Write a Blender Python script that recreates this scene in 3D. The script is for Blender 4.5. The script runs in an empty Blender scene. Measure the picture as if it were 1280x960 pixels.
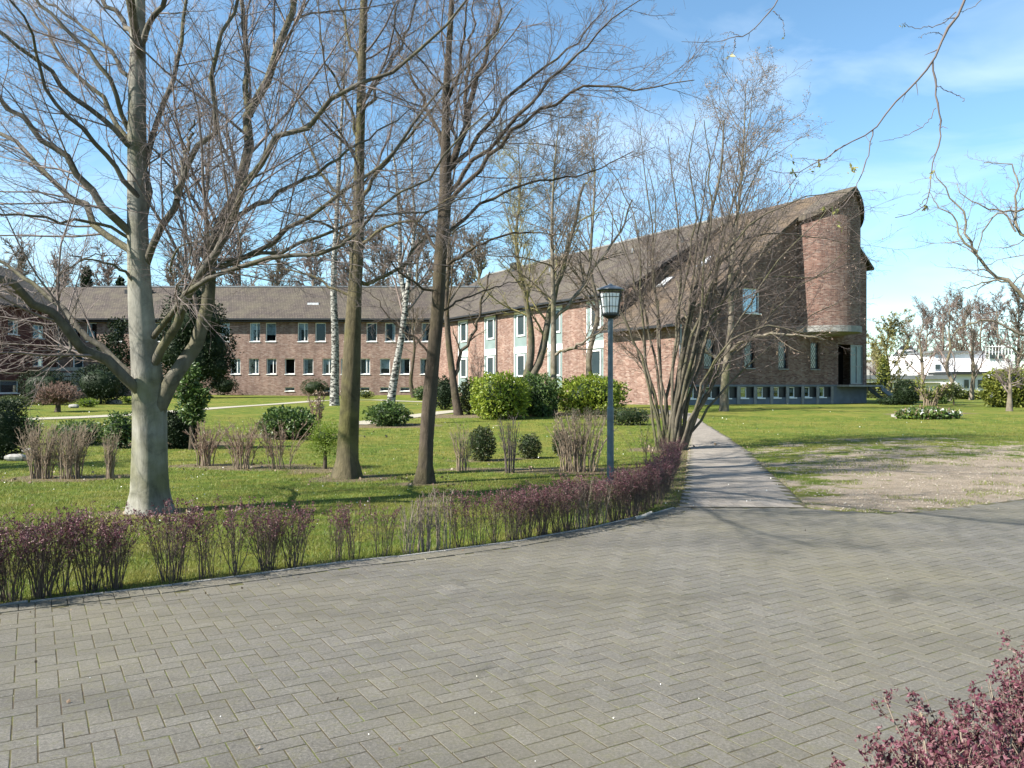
import bpy, math, numpy as np
from mathutils import Vector, Matrix
S = bpy.context.scene
COL = S.collection
rng = np.random.default_rng(7)
R = math.radians

# ------------------------------------------------------------------ camera, sky, sun
CAMH = 1.65
F = 1000.0            # focal length in pixels of the 1280 px wide photograph
HZ = 482.0            # horizon row
cam = bpy.data.cameras.new('camera'); camo = bpy.data.objects.new('camera', cam); COL.objects.link(camo)
camo.location = (0, 0, CAMH); camo.rotation_euler = (R(90), 0, 0)
cam.sensor_width = 36; cam.lens = 36 * F / 1280; cam.shift_y = (HZ - 480) / 1280
cam.clip_start = 0.05; cam.clip_end = 6000
S.camera = camo
SUN_EL, SUN_AZ = 41.0, 25.0        # azimuth: degrees behind the left hand side
sx, sy = -math.cos(R(SUN_AZ)), -math.sin(R(SUN_AZ))
sund = Vector((sx * math.cos(R(SUN_EL)), sy * math.cos(R(SUN_EL)), math.sin(R(SUN_EL))))
sun = bpy.data.lights.new('sun', 'SUN'); sun.energy = 5.0; sun.angle = R(0.5); sun.color = (1.0, 0.95, 0.86)
suno = bpy.data.objects.new('sun', sun); COL.objects.link(suno)
suno.rotation_euler = (-sund).to_track_quat('-Z', 'Y').to_euler()
W_ = bpy.data.worlds.new('World'); S.world = W_; W_.use_nodes = True
nt = W_.node_tree; nt.nodes.clear()
sky = nt.nodes.new('ShaderNodeTexSky'); sky.sky_type = 'NISHITA'; sky.sun_disc = False
sky.sun_elevation = R(SUN_EL); sky.sun_rotation = math.atan2(sx, sy)
sky.air_density = 1.0; sky.dust_density = 0.35; sky.ozone_density = 2.6; sky.altitude = 100
bg = nt.nodes.new('ShaderNodeBackground'); bg.inputs[1].default_value = 0.08
wo = nt.nodes.new('ShaderNodeOutputWorld')
tc = nt.nodes.new('ShaderNodeTexCoord')
mp = nt.nodes.new('ShaderNodeMapping'); mp.inputs['Scale'].default_value = (1.6, 1.6, 5.0); mp.inputs['Rotation'].default_value = (0.2, -0.5, 0.4)
nz = nt.nodes.new('ShaderNodeTexNoise'); nz.inputs['Scale'].default_value = 1.7; nz.inputs['Detail'].default_value = 7; nz.inputs['Roughness'].default_value = 0.5
nz.inputs['Distortion'].default_value = 0.6
cr = nt.nodes.new('ShaderNodeValToRGB'); cr.color_ramp.elements[0].position = 0.50; cr.color_ramp.elements[1].position = 0.80
cr.color_ramp.elements[1].color = (0.5, 0.5, 0.5, 1)
mx = nt.nodes.new('ShaderNodeMix'); mx.data_type = 'RGBA'
mx.inputs[7].default_value = (6.4, 7.2, 7.8, 1)
nt.links.new(tc.outputs['Generated'], mp.inputs[0]); nt.links.new(mp.outputs[0], nz.inputs[0]); nt.links.new(nz.outputs[0], cr.inputs[0])
nt.links.new(cr.outputs[0], mx.inputs[0]); tint = nt.nodes.new('ShaderNodeMix'); tint.data_type = 'RGBA'; tint.blend_type = 'MULTIPLY'; tint.inputs[0].default_value = 1; tint.inputs[7].default_value = (.90, 1.08, 1.06, 1)
nt.links.new(sky.outputs[0], tint.inputs[6]); nt.links.new(tint.outputs[2], mx.inputs[6]); nt.links.new(mx.outputs[2], bg.inputs[0]); nt.links.new(bg.outputs[0], wo.inputs[0])
S.view_settings.view_transform = 'Standard'; S.view_settings.look = 'None'
S.view_settings.exposure = 1.48; S.view_settings.gamma = 1.0
S.cycles.max_bounces = 6; S.cycles.transparent_max_bounces = 12

# ------------------------------------------------------------------ placing helpers
def sst(a, b, x):
    t = np.clip((np.asarray(x, float) - a) / (b - a), 0, 1); return t * t * (3 - 2 * t)
def gh(x, y):
    x = np.asarray(x, float); y = np.asarray(y, float)
    h = 0.5 * sst(15, 46, y) + 0.22 * sst(46, 76, y) * sst(10, -10, x) - 0.15 * sst(60, 100, y) * sst(5, 25, x)
    h = h + 0.05 * np.sin(x * .31 + 1) * np.sin(y * .23) * sst(12, 25, y)
    return h
def wp(px, py, Y): return np.array(((px - 640) / F * Y, Y, CAMH + (HZ - py) / F * Y))
def G(px, py):
    Y = F * CAMH / (py - HZ)
    for _ in range(40):
        h = float(gh((px - 640) / F * Y, Y)); Y = 0.5 * Y + 0.5 * F * (CAMH - h) / (py - HZ)
    x = (px - 640) / F * Y
    return np.array((x, Y, float(gh(x, Y))))
def P2(px, Y):
    x = (px - 640) / F * Y; return np.array((x, Y, float(gh(x, Y))))
AX = np.array((-0.515, 0.857)); BX = np.array((0.857, 0.515))

# ------------------------------------------------------------------ object helpers
def mesh_from(name, V, faces_list, mats=None, smooth=False, uv=None):
    """faces_list: list of int arrays [n,k] (each array has one k)."""
    me = bpy.data.meshes.new(name)
    V = np.asarray(V, np.float32)
    me.vertices.add(len(V)); me.vertices.foreach_set('co', V.ravel())
    fl = [np.asarray(f, np.int32) for f in faces_list if len(f)]
    loops = np.concatenate([f.ravel() for f in fl]); tot = np.concatenate([np.full(len(f), f.shape[1], np.int32) for f in fl])
    st = np.concatenate([[0], np.cumsum(tot)[:-1]]).astype(np.int32)
    me.loops.add(len(loops)); me.loops.foreach_set('vertex_index', loops)
    me.polygons.add(len(tot)); me.polygons.foreach_set('loop_start', st); me.polygons.foreach_set('loop_total', tot)
    me.polygons.foreach_set('use_smooth', np.full(len(tot), smooth))
    if uv is not None:
        l = me.uv_layers.new(name='UVMap'); l.data.foreach_set('uv', np.asarray(uv, np.float32).ravel())
    me.update(calc_edges=True)
    for m in (mats or []): me.materials.append(m)
    return me
def link(name, me, parent=None, label=None, cat=None, group=None, kind=None, loc=None):
    o = bpy.data.objects.new(name, me); COL.objects.link(o)
    if parent is not None: o.parent = parent
    if loc is not None: o.location = [float(v) for v in loc]
    if label: o['label'] = label
    if cat: o['category'] = cat
    if group: o['group'] = group
    if kind: o['kind'] = kind
    return o
def thing(name, label, cat, loc=(0, 0, 0), rz=0, group=None):
    o = link(name, None, None, label, cat, group, None, loc); o.rotation_euler = (0, 0, rz); return o
def copy_thing(o, loc, rz=0, sc=1.0, label=None, group=None, sz=None):
    c = o.copy(); COL.objects.link(c); c.location = [float(v) for v in loc]; c.rotation_euler = (0, 0, rz)
    c.scale = (sc, sc, sz if sz else sc)
    if label: c['label'] = label
    if group: c['group'] = group
    for ch in o.children:
        d = ch.copy(); COL.objects.link(d); d.parent = c
        for g in ch.children:
            e = g.copy(); COL.objects.link(e); e.parent = d
    return c
class MB:
    """collects polygons with uv in metres"""
    def __init__(s): s.v = []; s.f = []; s.uv = []
    def poly(s, pts, uv=None):
        n = len(s.v); s.v += [tuple(map(float, p)) for p in pts]; s.f.append(list(range(n, n + len(pts))))
        if uv is None:
            a = Vector(pts[1]) - Vector(pts[0]); nrm = a.cross(Vector(pts[2]) - Vector(pts[0]))
            if nrm.length < 1e-9: nrm = Vector((0, 0, 1))
            nrm.normalize()
            if abs(nrm.z) > .95: u, v = Vector((1, 0, 0)), Vector((0, 1, 0))
            else:
                u = Vector((0, 0, 1)).cross(nrm).normalized(); v = nrm.cross(u)
            uv = [(Vector(p).dot(u), Vector(p).dot(v)) for p in pts]
        s.uv += uv
    def box(s, x0, x1, y0, y1, z0, z1, T=lambda p: p):
        c = [T((x, y, z)) for z in (z0, z1) for y in (y0, y1) for x in (x0, x1)]
        for q in ((0, 2, 3, 1), (4, 5, 7, 6), (0, 1, 5, 4), (2, 6, 7, 3), (0, 4, 6, 2), (1, 3, 7, 5)): s.poly([c[i] for i in q])
    def slab(s, pts, t):
        """polygon given from above, thickened downward"""
        lo = [(p[0], p[1], p[2] - t) for p in pts]
        s.poly(pts); s.poly(lo[::-1])
        n = len(pts)
        for i in range(n): j = (i + 1) % n; s.poly([pts[i], lo[i], lo[j], pts[j]])
    def cyl(s, c, r0, r1, z0, z1, n=12, caps=True, a0=0.0):
        A = [(c[0] + math.cos(a0 + i * 2 * math.pi / n), c[1] + math.sin(a0 + i * 2 * math.pi / n)) for i in range(n)]
        lo = [(c[0] + (a[0] - c[0]) * r0, c[1] + (a[1] - c[1]) * r0, z0) for a in A]; hi = [(c[0] + (a[0] - c[0]) * r1, c[1] + (a[1] - c[1]) * r1, z1) for a in A]
        for i in range(n): j = (i + 1) % n; s.poly([lo[i], lo[j], hi[j], hi[i]])
        if caps: s.poly(hi); s.poly(lo[::-1])
    def bar(s, a, b, r, n=6):
        a = Vector(a); b = Vector(b); d = (b - a).normalized(); u = d.orthogonal().normalized(); w = d.cross(u)
        A = [a + (u * math.cos(i * 2 * math.pi / n) + w * math.sin(i * 2 * math.pi / n)) * r for i in range(n)]
        for i in range(n): j = (i + 1) % n; s.poly([A[i], A[j], A[j] + (b - a), A[i] + (b - a)])
        s.poly(A[::-1]); s.poly([p + (b - a) for p in A])
    def mesh(s, name, mat, smooth=False):
        me = bpy.data.meshes.new(name); me.from_pydata(s.v, [], s.f)
        l = me.uv_layers.new(name='UVMap'); l.data.foreach_set('uv', np.array(s.uv, np.float32).ravel())
        if mat: me.materials.append(mat)
        if smooth: me.polygons.foreach_set('use_smooth', np.ones(len(s.f), bool))
        me.update(); return me
    def build(s, name, mat, parent=None, smooth=False, **k): return link(name, s.mesh(name, mat, smooth), parent, **k)

# ------------------------------------------------------------------ materials
def nmat(name):
    m = bpy.data.materials.new(name); m.use_nodes = True; t = m.node_tree; t.nodes.clear()
    o = t.nodes.new('ShaderNodeOutputMaterial'); b = t.nodes.new('ShaderNodeBsdfPrincipled'); t.links.new(b.outputs[0], o.inputs[0])
    return m, t, b, o
def nd(t, ty, **k):
    n = t.nodes.new(ty)
    for a, v in k.items():
        if a[0] == 'i' and a[1:].isdigit(): n.inputs[int(a[1:])].default_value = v
        else: setattr(n, a, v)
    return n
def noise(t, vec, sc, det=4, rough=.55, dist=0):
    n = nd(t, 'ShaderNodeTexNoise'); n.inputs['Scale'].default_value = sc; n.inputs['Detail'].default_value = det
    n.inputs['Roughness'].default_value = rough; n.inputs['Distortion'].default_value = dist
    if vec is not None: t.links.new(vec, n.inputs['Vector'])
    return n.outputs[0]
KALB = [.58]
def alb_(c): return c if isinstance(c, (int, float)) or max(c) > .7 else tuple(v * KALB[0] for v in c)
def ramp(t, fac, stops):
    stops = [(p_, alb_(c_)) for p_, c_ in stops]
    r = nd(t, 'ShaderNodeValToRGB'); e = r.color_ramp.elements
    while len(e) < len(stops): e.new(0.5)
    for i, (p, c) in enumerate(stops):
        e[i].position = p; e[i].color = (c[0], c[1], c[2], 1) if not isinstance(c, (int, float)) else (c, c, c, 1)
    t.links.new(fac, r.inputs[0]); return r.outputs[0]
def mixc(t, fac, a, b, mode='MIX'):
    m = nd(t, 'ShaderNodeMix', data_type='RGBA', blend_type=mode)
    for v, i in ((fac, 0), (a, 6), (b, 7)):
        if isinstance(v, (int, float)): m.inputs[i].default_value = v
        elif isinstance(v, tuple): v = alb_(v) if mode == 'MIX' else v; m.inputs[i].default_value = (v[0], v[1], v[2], 1)
        else: t.links.new(v, m.inputs[i])
    return m.outputs[2]
def math_(t, op, a, b=None):
    m = nd(t, 'ShaderNodeMath', operation=op)
    for v, i in ((a, 0), (b, 1)):
        if v is None: continue
        if isinstance(v, (int, float)): m.inputs[i].default_value = v
        else: t.links.new(v, m.inputs[i])
    return m.outputs[0]
def bump(t, b, h, dist, st=1.0):
    n = nd(t, 'ShaderNodeBump'); n.inputs['Distance'].default_value = dist; n.inputs['Strength'].default_value = st
    t.links.new(h, n.inputs['Height']); t.links.new(n.outputs[0], b.inputs['Normal'])
def objc(t): return nd(t, 'ShaderNodeTexCoord').outputs['Object']
def pos(t): return nd(t, 'ShaderNodeNewGeometry').outputs['Position']

def plain(name, c, rough=.6, met=0, var=.15, sc=3):
    m, t, b, o = nmat(name); n = noise(t, pos(t), sc, 5)
    t.links.new(ramp(t, n, [(.3, tuple(v * (1 - var) for v in c)), (.7, tuple(min(1, v * (1 + var)) for v in c))]), b.inputs['Base Color'])
    b.inputs['Roughness'].default_value = rough; b.inputs['Metallic'].default_value = met
    return m
def leafmat(name, cols, trans=.25, rough=.5, spec=.4):
    m, t, b, o = nmat(name); g = nd(t, 'ShaderNodeNewGeometry')
    r = nd(t, 'ShaderNodeValToRGB'); e = r.color_ramp.elements
    while len(e) < len(cols): e.new(.5)
    cols = [alb_(c) for c in cols]
    for i, c in enumerate(cols): e[i].position = i / max(1, len(cols) - 1); e[i].color = (*c, 1)
    t.links.new(g.outputs['Random Per Island'], r.inputs[0]); t.links.new(r.outputs[0], b.inputs['Base Color'])
    b.inputs['Roughness'].default_value = rough; b.inputs['Specular IOR Level'].default_value = spec
    tr = nd(t, 'ShaderNodeBsdfTranslucent'); t.links.new(r.outputs[0], tr.inputs[0])
    mx = nd(t, 'ShaderNodeMixShader'); mx.inputs[0].default_value = trans
    t.links.new(b.outputs[0], mx.inputs[1]); t.links.new(tr.outputs[0], mx.inputs[2]); t.links.new(mx.outputs[0], o.inputs[0])
    return m
def patchy(m):
    t = m.node_tree; b = [n for n in t.nodes if n.type == 'BSDF_PRINCIPLED'][0]; tr = [n for n in t.nodes if n.type == 'BSDF_TRANSLUCENT'][0]; src = b.inputs['Base Color'].links[0].from_socket
    c = mixc(t, ramp(t, noise(t, pos(t), .9, 6, .7), [(.47, 0.0), (.66, .7)]), src, (.30, .235, .07)); c = mixc(t, 1.0, c, ramp(t, noise(t, pos(t), 3.1, 4, .7), [(.35, .72), (.65, 1.2)]), 'MULTIPLY')
    t.links.new(c, b.inputs['Base Color']); t.links.new(c, tr.inputs[0])
def bark(name, c1, c2, moss=None, sc=6, birch=False, bs=.02):
    m, t, b, o = nmat(name); p = pos(t)
    mpn = nd(t, 'ShaderNodeMapping'); mpn.inputs['Scale'].default_value = (1, 1, .22) if not birch else (1, 1, 3.0); t.links.new(p, mpn.inputs[0])
    n = noise(t, mpn.outputs[0], sc, 7, .65); n2 = noise(t, p, 1.3, 3)
    if birch: col = ramp(t, n, [(.0, (.40, .385, .34)), (.46, (.55, .53, .48)), (.54, (.05, .05, .045)), (1, (.04, .04, .04))])
    else: col = ramp(t, n, [(.25, c1), (.7, c2)])
    if moss: col = mixc(t, ramp(t, n2, [(.48, 0.0), (.66, .7)]), col, moss)
    if not birch: col = mixc(t, 1.0, col, ramp(t, noise(t, p, 2.4, 7, .7, .8), [(.32, .5), (.5, 1.0), (.7, 1.25)]), 'MULTIPLY')
    t.links.new(col, b.inputs['Base Color']); b.inputs['Roughness'].default_value = .85; b.inputs['Specular IOR Level'].default_value = .2
    bump(t, b, noise(t, mpn.outputs[0], sc * 3, 6, .7), bs)
    return m
def brickmat(name, cols, mortar, bw=.25, bh=.075, uvs=1.0):
    m, t, b, o = nmat(name); uv = nd(t, 'ShaderNodeTexCoord').outputs['UV']
    bt = nd(t, 'ShaderNodeTexBrick'); bt.inputs['Scale'].default_value = 1; bt.inputs['Brick Width'].default_value = bw; bt.inputs['Row Height'].default_value = bh
    bt.inputs['Mortar Size'].default_value = .008; bt.inputs['Color1'].default_value = (0, 0, 0, 1); bt.inputs['Color2'].default_value = (1, 1, 1, 1); bt.inputs['Mortar'].default_value = (.5, .5, .5, 1)
    bt.inputs['Mortar Smooth'].default_value = .2
    t.links.new(uv, bt.inputs[0])
    col = ramp(t, bt.outputs[0], [(0, cols[0]), (.35, cols[1]), (.7, cols[2]), (1, cols[3])])
    col = mixc(t, bt.outputs['Fac'], col, mortar)
    n = noise(t, uv, .35, 5, .6); col = mixc(t, 1.0, col, ramp(t, n, [(.3, (.82, .82, .84)), (.7, (1.12, 1.1, 1.08))]), 'MULTIPLY')
    mps = nd(t, 'ShaderNodeMapping'); mps.inputs['Scale'].default_value = (1.5, .12, 1); t.links.new(uv, mps.inputs[0])
    col = mixc(t, 1.0, col, ramp(t, noise(t, mps.outputs[0], 1.2, 6, .7), [(.35, (.75, .74, .74)), (.6, (1.06, 1.06, 1.06))]), 'MULTIPLY')
    n3 = noise(t, uv, 9, 3, .6); col = mixc(t, 1.0, col, ramp(t, n3, [(.3, .85), (.7, 1.12)]), 'MULTIPLY')
    t.links.new(col, b.inputs['Base Color']); b.inputs['Roughness'].default_value = .9; b.inputs['Specular IOR Level'].default_value = .25
    bump(t, b, math_(t, 'SUBTRACT', 1.0, bt.outputs['Fac']), .008)
    return m
def roofmat(name, c1, c2, moss, mossamt=.6):
    m, t, b, o = nmat(name); uv = nd(t, 'ShaderNodeTexCoord').outputs['UV']
    bt = nd(t, 'ShaderNodeTexBrick'); bt.inputs['Scale'].default_value = 1; bt.inputs['Brick Width'].default_value = .24; bt.inputs['Row Height'].default_value = .34
    bt.inputs['Mortar Size'].default_value = .022; bt.inputs['Color1'].default_value = (0, 0, 0, 1); bt.inputs['Color2'].default_value = (1, 1, 1, 1); bt.inputs['Mortar'].default_value = (.3, .3, .3, 1)
    t.links.new(uv, bt.inputs[0])
    col = ramp(t, bt.outputs[0], [(0, c1), (1, c2)]); col = mixc(t, bt.outputs['Fac'], col, tuple(v * .4 for v in c1))
    n = noise(t, uv, .55, 6, .7); col = mixc(t, ramp(t, n, [(.42, 0.0), (.62, mossamt)]), col, moss)
    n2 = noise(t, uv, 6, 4, .7); col = mixc(t, 1.0, col, ramp(t, n2, [(.3, .75), (.7, 1.2)]), 'MULTIPLY')
    t.links.new(col, b.inputs['Base Color']); b.inputs['Roughness'].default_value = .85
    bump(t, b, math_(t, 'SUBTRACT', 1.0, bt.outputs['Fac']), .03)
    return m
M = {}
M['brick'] = brickmat('salmon_brick', [(.25, .125, .095), (.37, .215, .165), (.44, .27, .21), (.52, .38, .31)], (.44, .39, .34))
M['brickc'] = brickmat('brown_red_chapel_brick', [(.18, .085, .068), (.28, .15, .115), (.35, .205, .16), (.42, .30, .245)], (.33, .28, .25))  # darker than the wing brick, partly to deepen the gable's shade
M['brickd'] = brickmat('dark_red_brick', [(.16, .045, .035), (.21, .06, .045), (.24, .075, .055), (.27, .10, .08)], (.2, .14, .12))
M['roof'] = roofmat('brown_roof_tiles', (.085, .062, .05), (.15, .115, .09), (.17, .145, .09), .55)
M['roofm'] = roofmat('mossy_roof_tiles', (.095, .068, .052), (.165, .122, .09), (.19, .125, .06), .6)
M['white'] = plain('white_painted_metal', (.78, .78, .76), .45, var=.04)
M['whitewall'] = plain('white_render', (.78, .75, .76), .8, var=.05, sc=.6)
M['concrete'] = plain('concrete', (.36, .35, .33), .85, var=.2, sc=4)
M['plinth'] = plain('grey_plinth_plaster', (.20, .23, .27), .85, var=.2, sc=2)
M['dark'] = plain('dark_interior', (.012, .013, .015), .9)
M['gutter'] = plain('dark_metal_gutter', (.05, .052, .055), .5, .3)
M['greymetal'] = plain('zinc_grey_metal', (.33, .34, .35), .45, .4)
M['lamp'] = plain('lamp_blue_grey_paint', (.12, .17, .21), .45, .0, var=.3, sc=9)
M['lampblack'] = plain('lamp_black_iron', (.018, .02, .024), .4, .3)
M['curtain'] = plain('pale_curtain', (.62, .64, .66), .9, var=.1, sc=6)
M['red'] = plain('red_painted_wood', (.55, .07, .04), .5)
M['stone'] = plain('pale_stone', (.46, .44, .40), .9, var=.2, sc=8)
M['wood'] = plain('pale_wood_rail', (.60, .57, .50), .7, var=.12)
M['teal'] = plain('green_grey_panel', (.31, .40, .385), .35, var=.12, sc=1.2)
M['teallit'] = plain('pale_green_door_panel', (.27, .35, .35), .4, var=.1)
m, t, b, o = nmat('window_glass'); b.inputs['Base Color'].default_value = (.02, .03, .035, 1); b.inputs['Roughness'].default_value = .04
tr = nd(t, 'ShaderNodeBsdfTransparent'); tr.inputs[0].default_value = (.75, .8, .82, 1); mxs = nd(t, 'ShaderNodeMixShader')
lw = nd(t, 'ShaderNodeLayerWeight'); lw.inputs[0].default_value = .35
t.links.new(math_(t, 'MULTIPLY_ADD', lw.outputs[1], .6) if False else lw.outputs[1], mxs.inputs[0])
gl = nd(t, 'ShaderNodeBsdfGlossy'); gl.inputs['Roughness'].default_value = .03; gl.inputs[0].default_value = (.8, .9, 1, 1)
t.links.new(tr.outputs[0], mxs.inputs[1]); t.links.new(gl.outputs[0], mxs.inputs[2]); t.links.new(mxs.outputs[0], o.inputs[0])
M['glass'] = m
m, t, b, o = nmat('dark_mirror_glass'); b.inputs['Base Color'].default_value = (.03, .045, .05, 1); b.inputs['Roughness'].default_value = .08; M['dglass'] = m
m, t, b, o = nmat('leaded_window_glass'); b.inputs['Base Color'].default_value = (.06, .10, .13, 1); b.inputs['Roughness'].default_value = .12
b.inputs['Specular IOR Level'].default_value = .9
n = noise(t, pos(t), 5, 3); t.links.new(ramp(t, n, [(.35, (.03, .06, .08)), (.65, (.16, .24, .30))]), b.inputs['Base Color']); M['leadglass'] = m
m, t, b, o = nmat('frosted_lamp_glass'); b.inputs['Base Color'].default_value = (.9, .9, .92, 1); b.inputs['Roughness'].default_value = .3; b.inputs['Transmission Weight'].default_value = .0
M['frost'] = m
M['bark_beech'] = bark('smooth_beech_bark', (.13, .12, .095), (.50, .48, .42), (.17, .165, .06), 3.2, bs=.012)
M['bark_limb'] = bark('beech_limb_bark', (.07, .06, .048), (.26, .235, .19), (.16, .15, .06), 4, bs=.01)
M['bark_linden'] = bark('furrowed_mossy_bark', (.10, .085, .05), (.21, .175, .10), (.19, .18, .055), 7, bs=.03)
M['bark_brown'] = bark('dark_brown_bark', (.07, .052, .04), (.16, .125, .09), (.12, .105, .05), 8, bs=.03)
M['bark_pale'] = bark('pale_grey_brown_bark', (.17, .14, .11), (.34, .29, .22), (.22, .20, .10), 6)
M['bark_birch'] = bark('white_birch_bark', None, None, None, 5, birch=True)
M['bark_multi'] = bark('greenish_brown_bark', (.10, .085, .065), (.22, .19, .14), (.15, .15, .06), 7)
M['twig_grey'] = plain('grey_purple_twigs', (.27, .21, .19), .7, var=.3, sc=8)
M['twig_dark'] = plain('dark_twigs', (.17, .13, .115), .7, var=.3, sc=8)
M['twig_brown'] = plain('brown_twigs', (.19, .145, .10), .7, var=.3, sc=8)
M['twig_red'] = plain('reddish_brown_twigs', (.26, .15, .11), .7, var=.3, sc=8)
M['twig_pink'] = plain('pinkish_far_twigs', (.27, .20, .17), .8, var=.25, sc=1)
M['twig_straw'] = plain('straw_coloured_stems', (.36, .27, .19), .8, var=.25, sc=12)
M['twig_yellow'] = plain('yellow_willow_twigs', (.36, .31, .13), .8, var=.25, sc=2)
M['hedge_stem'] = plain('dark_hedge_stems', (.13, .09, .07), .7, var=.35, sc=20)
M['hedge_stem_pale'] = plain('pale_cut_hedge_stems', (.30, .24, .18), .7, var=.35, sc=20)
M['purple'] = leafmat('purple_barberry_leaves', [(.08, .017, .03), (.15, .034, .06), (.21, .055, .085), (.34, .17, .18), (.12, .055, .045)], .2)
M['laurel'] = leafmat('glossy_laurel_leaves', [(.16, .25, .02), (.30, .40, .04), (.46, .52, .07), (.20, .30, .03)], .35, .45, .35)
M['laurel2'] = leafmat('dark_laurel_leaves', [(.04, .09, .02), (.09, .17, .035), (.20, .28, .08), (.06, .12, .02)], .25, .45, .35)
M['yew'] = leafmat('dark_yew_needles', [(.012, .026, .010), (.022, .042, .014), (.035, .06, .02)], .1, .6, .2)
M['box'] = leafmat('box_leaves', [(.03, .05, .012), (.05, .085, .02), (.09, .12, .035), (.10, .08, .03)], .2)
M['spirea'] = leafmat('fresh_green_leaves', [(.20, .30, .02), (.30, .42, .04), (.16, .24, .02)], .35)
M['conif'] = leafmat('olive_conifer_leaves', [(.05, .08, .02), (.10, .13, .03), (.16, .18, .05)], .2)
M['thuja'] = leafmat('yellow_green_hedge_leaves', [(.13, .17, .02), (.24, .27, .04), (.32, .33, .06)], .25)
M['budp'] = leafmat('pink_brown_buds', [(.50, .34, .28), (.60, .44, .34), (.45, .34, .2)], .2)
M['budy'] = leafmat('yellow_green_buds', [(.35, .36, .10), (.45, .42, .16), (.30, .26, .09)], .3)
M['daisy'] = leafmat('white_petals', [(.75, .75, .72), (.8, .78, .7)], .1)
M['drylf'] = leafmat('dry_fallen_leaves', [(.28, .18, .10), (.40, .30, .2), (.2, .12, .07), (.5, .42, .32)], .1)
KALB[0] = .78
M['blade'] = leafmat('grass_blades', [(.09, .17, .02), (.14, .22, .03), (.20, .26, .045), (.28, .27, .08), (.10, .18, .025)], .35, .5, .3)
patchy(M['blade']); M['blade2'] = leafmat('clump_grass_blades', [(.16, .17, .04), (.20, .24, .05), (.12, .15, .03)], .3, .6, .2)

KALB[0] = .86
# ground: lawn with moss, bare gravel patch, planted beds; masks come from a mesh attribute and noise
m, t, b, o = nmat('lawn_ground'); p = pos(t)
at = nd(t, 'ShaderNodeAttribute', attribute_name='mask'); sep = nd(t, 'ShaderNodeSeparateColor'); t.links.new(at.outputs['Color'], sep.inputs[0])
big = noise(t, p, .35, 5, .6); mid = noise(t, p, 2.2, 5, .65); fine = noise(t, p, 38, 5, .75); vf = noise(t, p, 140, 3, .7)
grass = ramp(t, mid, [(.30, (.070, .115, .016)), (.5, (.125, .168, .026)), (.70, (.24, .225, .045))])
grass = mixc(t, ramp(t, big, [(.45, 0.0), (.68, .6)]), grass, (.27, .225, .055))
grass = mixc(t, 1.0, grass, ramp(t, fine, [(.3, .55), (.7, 1.35)]), 'MULTIPLY')
grass = mixc(t, ramp(t, vf, [(.68, 0.0), (.75, .4)]), grass, (.35, .32, .16))
sto = ramp(t, fine, [(.25, (.20, .165, .12)), (.5, (.37, .305, .235)), (.75, (.54, .465, .375))])
sto = mixc(t, ramp(t, mid, [(.35, .55), (.65, 0.0)]), sto, (.17, .13, .09))
mk = math_(t, 'ADD', sep.outputs[0], math_(t, 'MULTIPLY', math_(t, 'SUBTRACT', noise(t, p, 1.1, 9, .78), .5), 2.9))
col = mixc(t, ramp(t, mk, [(.42, 0.0), (.60, 1.0)]), grass, sto)
soil = ramp(t, fine, [(.3, (.10, .08, .045)), (.7, (.27, .21, .14))])
mk2 = math_(t, 'ADD', sep.outputs[1], math_(t, 'MULTIPLY', math_(t, 'SUBTRACT', noise(t, p, 3.0, 6, .7), .5), 1.2))
col = mixc(t, ramp(t, noise(t, p, 6, 6, .75), [(.56, 0.0), (.72, .5)]), col, (.20, .165, .075)) if True else col
col = mixc(t, ramp(t, mk2, [(.40, 0.0), (.66, .95)]), col, soil)
t.links.new(col, b.inputs['Base Color']); b.inputs['Roughness'].default_value = .95; b.inputs['Specular IOR Level'].default_value = .1
bump(t, b, fine, .05); M['lawn'] = m

KALB[0] = .55
m, t, b, o = nmat('concrete_pavers'); p = pos(t); g = nd(t, 'ShaderNodeNewGeometry'); oi = nd(t, 'ShaderNodeObjectInfo')
rr = math_(t, 'FRACT', math_(t, 'ADD', g.outputs['Random Per Island'], oi.outputs['Random']))
col = ramp(t, rr, [(0, (.190, .176, .152)), (.5, (.206, .191, .165)), (.8, (.216, .202, .176)), (1, (.232, .216, .188))])
fi = noise(t, p, 60, 5, .9); mi = noise(t, p, 2.0, 6, .65); lo_ = noise(t, p, .45, 4, .6)
col = mixc(t, 1.0, col, ramp(t, fi, [(.30, .45), (.5, .98), (.64, 1.55), (.72, 2.4)]), 'MULTIPLY')
col = mixc(t, ramp(t, mi, [(.45, 0.0), (.75, .35)]), col, (.15, .145, .115))
col = mixc(t, ramp(t, lo_, [(.42, 0.0), (.7, .5)]), col, (.23, .205, .13))
col = mixc(t, ramp(t, noise(t, p, 14, 5, .8), [(.52, 0.0), (.72, .55)]), col, (.20, .19, .085))
t.links.new(col, b.inputs['Base Color']); b.inputs['Roughness'].default_value = .85; b.inputs['Specular IOR Level'].default_value = .3
mpt = nd(t, 'ShaderNodeMapping'); mpt.inputs['Scale'].default_value = (.22, 1.5, 1); mpt.inputs['Rotation'].default_value = (0, 0, -.35); t.links.new(p, mpt.inputs[0])
col = mixc(t, 1.0, col, ramp(t, noise(t, mpt.outputs[0], 1.0, 5, .6), [(.36, (.80, .80, .81)), (.52, (1.0, 1.0, 1.0)), (.70, (1.07, 1.06, 1.03))]), 'MULTIPLY')
col = mixc(t, 1.0, col, ramp(t, noise(t, p, 1.3, 7, .75, 1.0), [(.30, (.72, .72, .71)), (.42, (1.0, 1.0, 1.0))]), 'MULTIPLY')
t.links.new(col, b.inputs['Base Color']); bump(t, b, fi, .004); M['paver'] = m
m, t, b, o = nmat('pale_path_slabs'); p = pos(t); g = nd(t, 'ShaderNodeNewGeometry'); oi = nd(t, 'ShaderNodeObjectInfo')
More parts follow.
